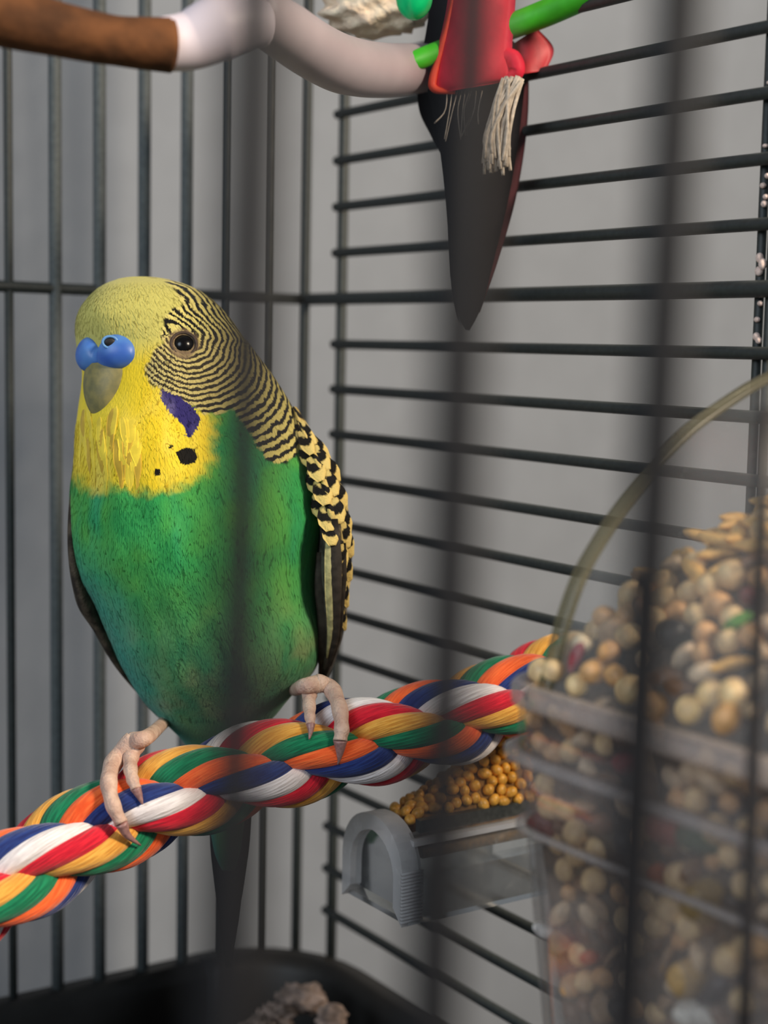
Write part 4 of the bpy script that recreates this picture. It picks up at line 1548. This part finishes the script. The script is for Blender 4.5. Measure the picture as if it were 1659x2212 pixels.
part('red_strip', strap([(985, -120), (965, 20), (945, 110), (932, 180), (945, 202)], [(1122, -120), (1112, 20), (1106, 110), (1112, 160), (1080, 178)], .327, .329, .0015, .004), M['red'], toy)
part('strip_edge', rod([P(984, -20, .3305), P(958, 90, .3310), P(937, 165, .3315), P(940, 192, .3315), P(985, 200, .331)], [R_(9, .337), R_(12, .337), R_(18, .337), R_(18, .337), R_(8, .337)], 30, 8), M['red_edge'], toy, label='orange red folded edge of the strip')
part('red_strip', strap([(1100, 100), (1098, 130), (1096, 165)], [(1160, 60), (1196, 105), (1180, 152)], .3345, .3345, .0012, .002), M['maroon'] if False else mat_plain('deep_red_leather', srgb(150, 24, 34), 0.6, 0.15, 300), toy, label='deep red strip behind')
part('red_strip', rod([P(1078, 118, .332), P(1106, 128, .332), P(1114, 156, .332), P(1085, 172, .332)], [R_(30, .34), R_(42, .34), R_(36, .34), R_(12, .34)], 20, 10), M['red'], toy, label='folded red end')
part('green_stick', rod([P(1085, 64, .334), P(1180, 28, .330), P(1300, -24, .322)], [R_(54, .334), R_(58, .330), R_(58, .322)], 20), M['green_stick'], toy)
part('green_stick', rod([P(872, 140, .328), P(905, 128, .330), P(960, 108, .3345), P(1020, 90, .339)], [R_(24, .33), R_(44, .33), R_(46, .3345), R_(46, .34)], 20), M['green_stick'], toy)
part('bead', Geo().ball(P(895, -6, .326), R_(80, .328), R_(80, .328), R_(96, .328), None, 24, 16).mesh(), M['bead'], toy)
part('dark_strip', strap([(935, -100), (925, 40), (915, 110), (925, 200), (948, 300), (966, 450), (975, 600), (988, 680), (1003, 712)], [(1010, -100), (1060, 40), (1130, 120), (1125, 260), (1100, 420), (1066, 560), (1046, 640), (1030, 682), (1012, 714)], .3370, .3370, .0014, .003), M['blackleather'], toy, label='black pointed tail strip')
part('dark_strip', strap([(900, 150), (905, 235), (930, 290), (952, 330)], [(960, 150), (965, 235), (966, 290), (968, 340)], .3440, .3440, .0012, .001), M['blackleather'], toy, label='short dark strip at the left')
part('dark_strip', strap([(1075, 100), (1085, 260), (1075, 400), (1060, 520), (1000, 690)], [(1142, 100), (1140, 260), (1116, 420), (1076, 560), (1035, 675)], .3405, .3405, .0010, .001), M['maroon'], toy, label='maroon strip behind the black one')
g = Geo()
for i in range(46):
    x0 = 1102 + random.uniform(-24, 24); x1 = 1074 + random.uniform(-28, 28)
    d = .3255 + random.uniform(-.0016, .0016)
    y1 = 345 + random.uniform(-25, 34)
    g.tube(catmull([tuple(P(x0 + 6, 172 + random.uniform(-8, 8), d)), tuple(P((x0 + x1) / 2 + random.uniform(-6, 6), 225, d)), tuple(P(x1 + random.uniform(-5, 5), 290, d)), tuple(P(x1 + random.uniform(-7, 7), y1, d))], 10), R_(8, .335), 5)
part('tassel', g.mesh(), M['cotton'], toy, kind='stuff')
g = Geo()
for i in range(8):
    x0 = 958 + i * 10.5 + random.uniform(-3, 3)
    g.tube(catmull([tuple(P(x0 + 8, 196, .3315)), tuple(P(x0 + random.uniform(-4, 4), 240, .3315)), tuple(P(x0 - 8 + random.uniform(-14, 14), 262 + random.uniform(0, 55), .3315))], 8), R_(3.0, .3315), 4)
part('frayed_thread', g.mesh(), M['cotton'], toy, kind='stuff')
part('hanger', rod([P(1040, -80, .345), P(1045, -250, .345), P(1056, -1000, .345)], [.001, .001, .001], 10, 8), M['wire'], toy)
# crinkled paper
g = Geo()
ico = bmesh.new(); bmesh.ops.create_icosphere(ico, subdivisions=4, radius=1)
vs = []
for v in ico.verts:
    c = v.co
    k = 1 + 0.16 * math.sin(c.x * 7 + c.y * 5) * math.sin(c.z * 8 + 1) + 0.08 * math.sin(c.x * 17 + c.z * 13)
    q = P(812, 22, .348)
    vs.append(q + RT * (c.x * k * R_(236, .345)) + UP * (c.z * k * R_(112, .345)) + FW * (c.y * k * 0.008))
me = mesh_from(vs, [[w.index for w in f.verts] for f in ico.faces])
ico.free()
part('crinkled_paper', me, M['paper'], toy, label='cream crinkled paper wad beside the green bead')

# litter on the tray floor
for i, (px, py, d, sx, sy, sz) in enumerate(((652, 2158, .395, 104, 70, 62), (716, 2200, .384, 84, 60, 56), (592, 2196, .388, 92, 66, 50), (548, 2222, .378, 90, 60, 44))):
    q = P(px, py, d)
    ico = bmesh.new(); bmesh.ops.create_icosphere(ico, subdivisions=4, radius=1)
    vs = []
    for v in ico.verts:
        c = v.co
        k = 1 + 0.22 * math.sin(c.x * 5 + i * 2 + c.y * 4) * math.sin(c.z * 6 + i) + 0.10 * math.sin(c.x * 13 + c.z * 11 + i) + 0.05 * math.sin(c.y * 29 + c.x * 23)
        vs.append((c.x * k * R_(sx, d), c.y * k * R_(sy, d), c.z * k * R_(sz, d)))
    me = mesh_from(vs, [[w.index for w in f.verts] for f in ico.faces])
    ico.free()
    o = link('litter_clump', me, M['litter'])
    o.location = Vector((q.x, q.y, max(q.z, 0.005 + R_(sz, d) * 0.8)))
    o.rotation_euler = (0, 0, i * 1.3)
    tag(o, ('farthest pale litter clump in the tray corner', 'pale litter clump right of the farthest one in the tray corner', 'pale litter clump left of the farthest one in the tray',
            'pale litter clump at the bottom edge under the tail')[i], 'litter')
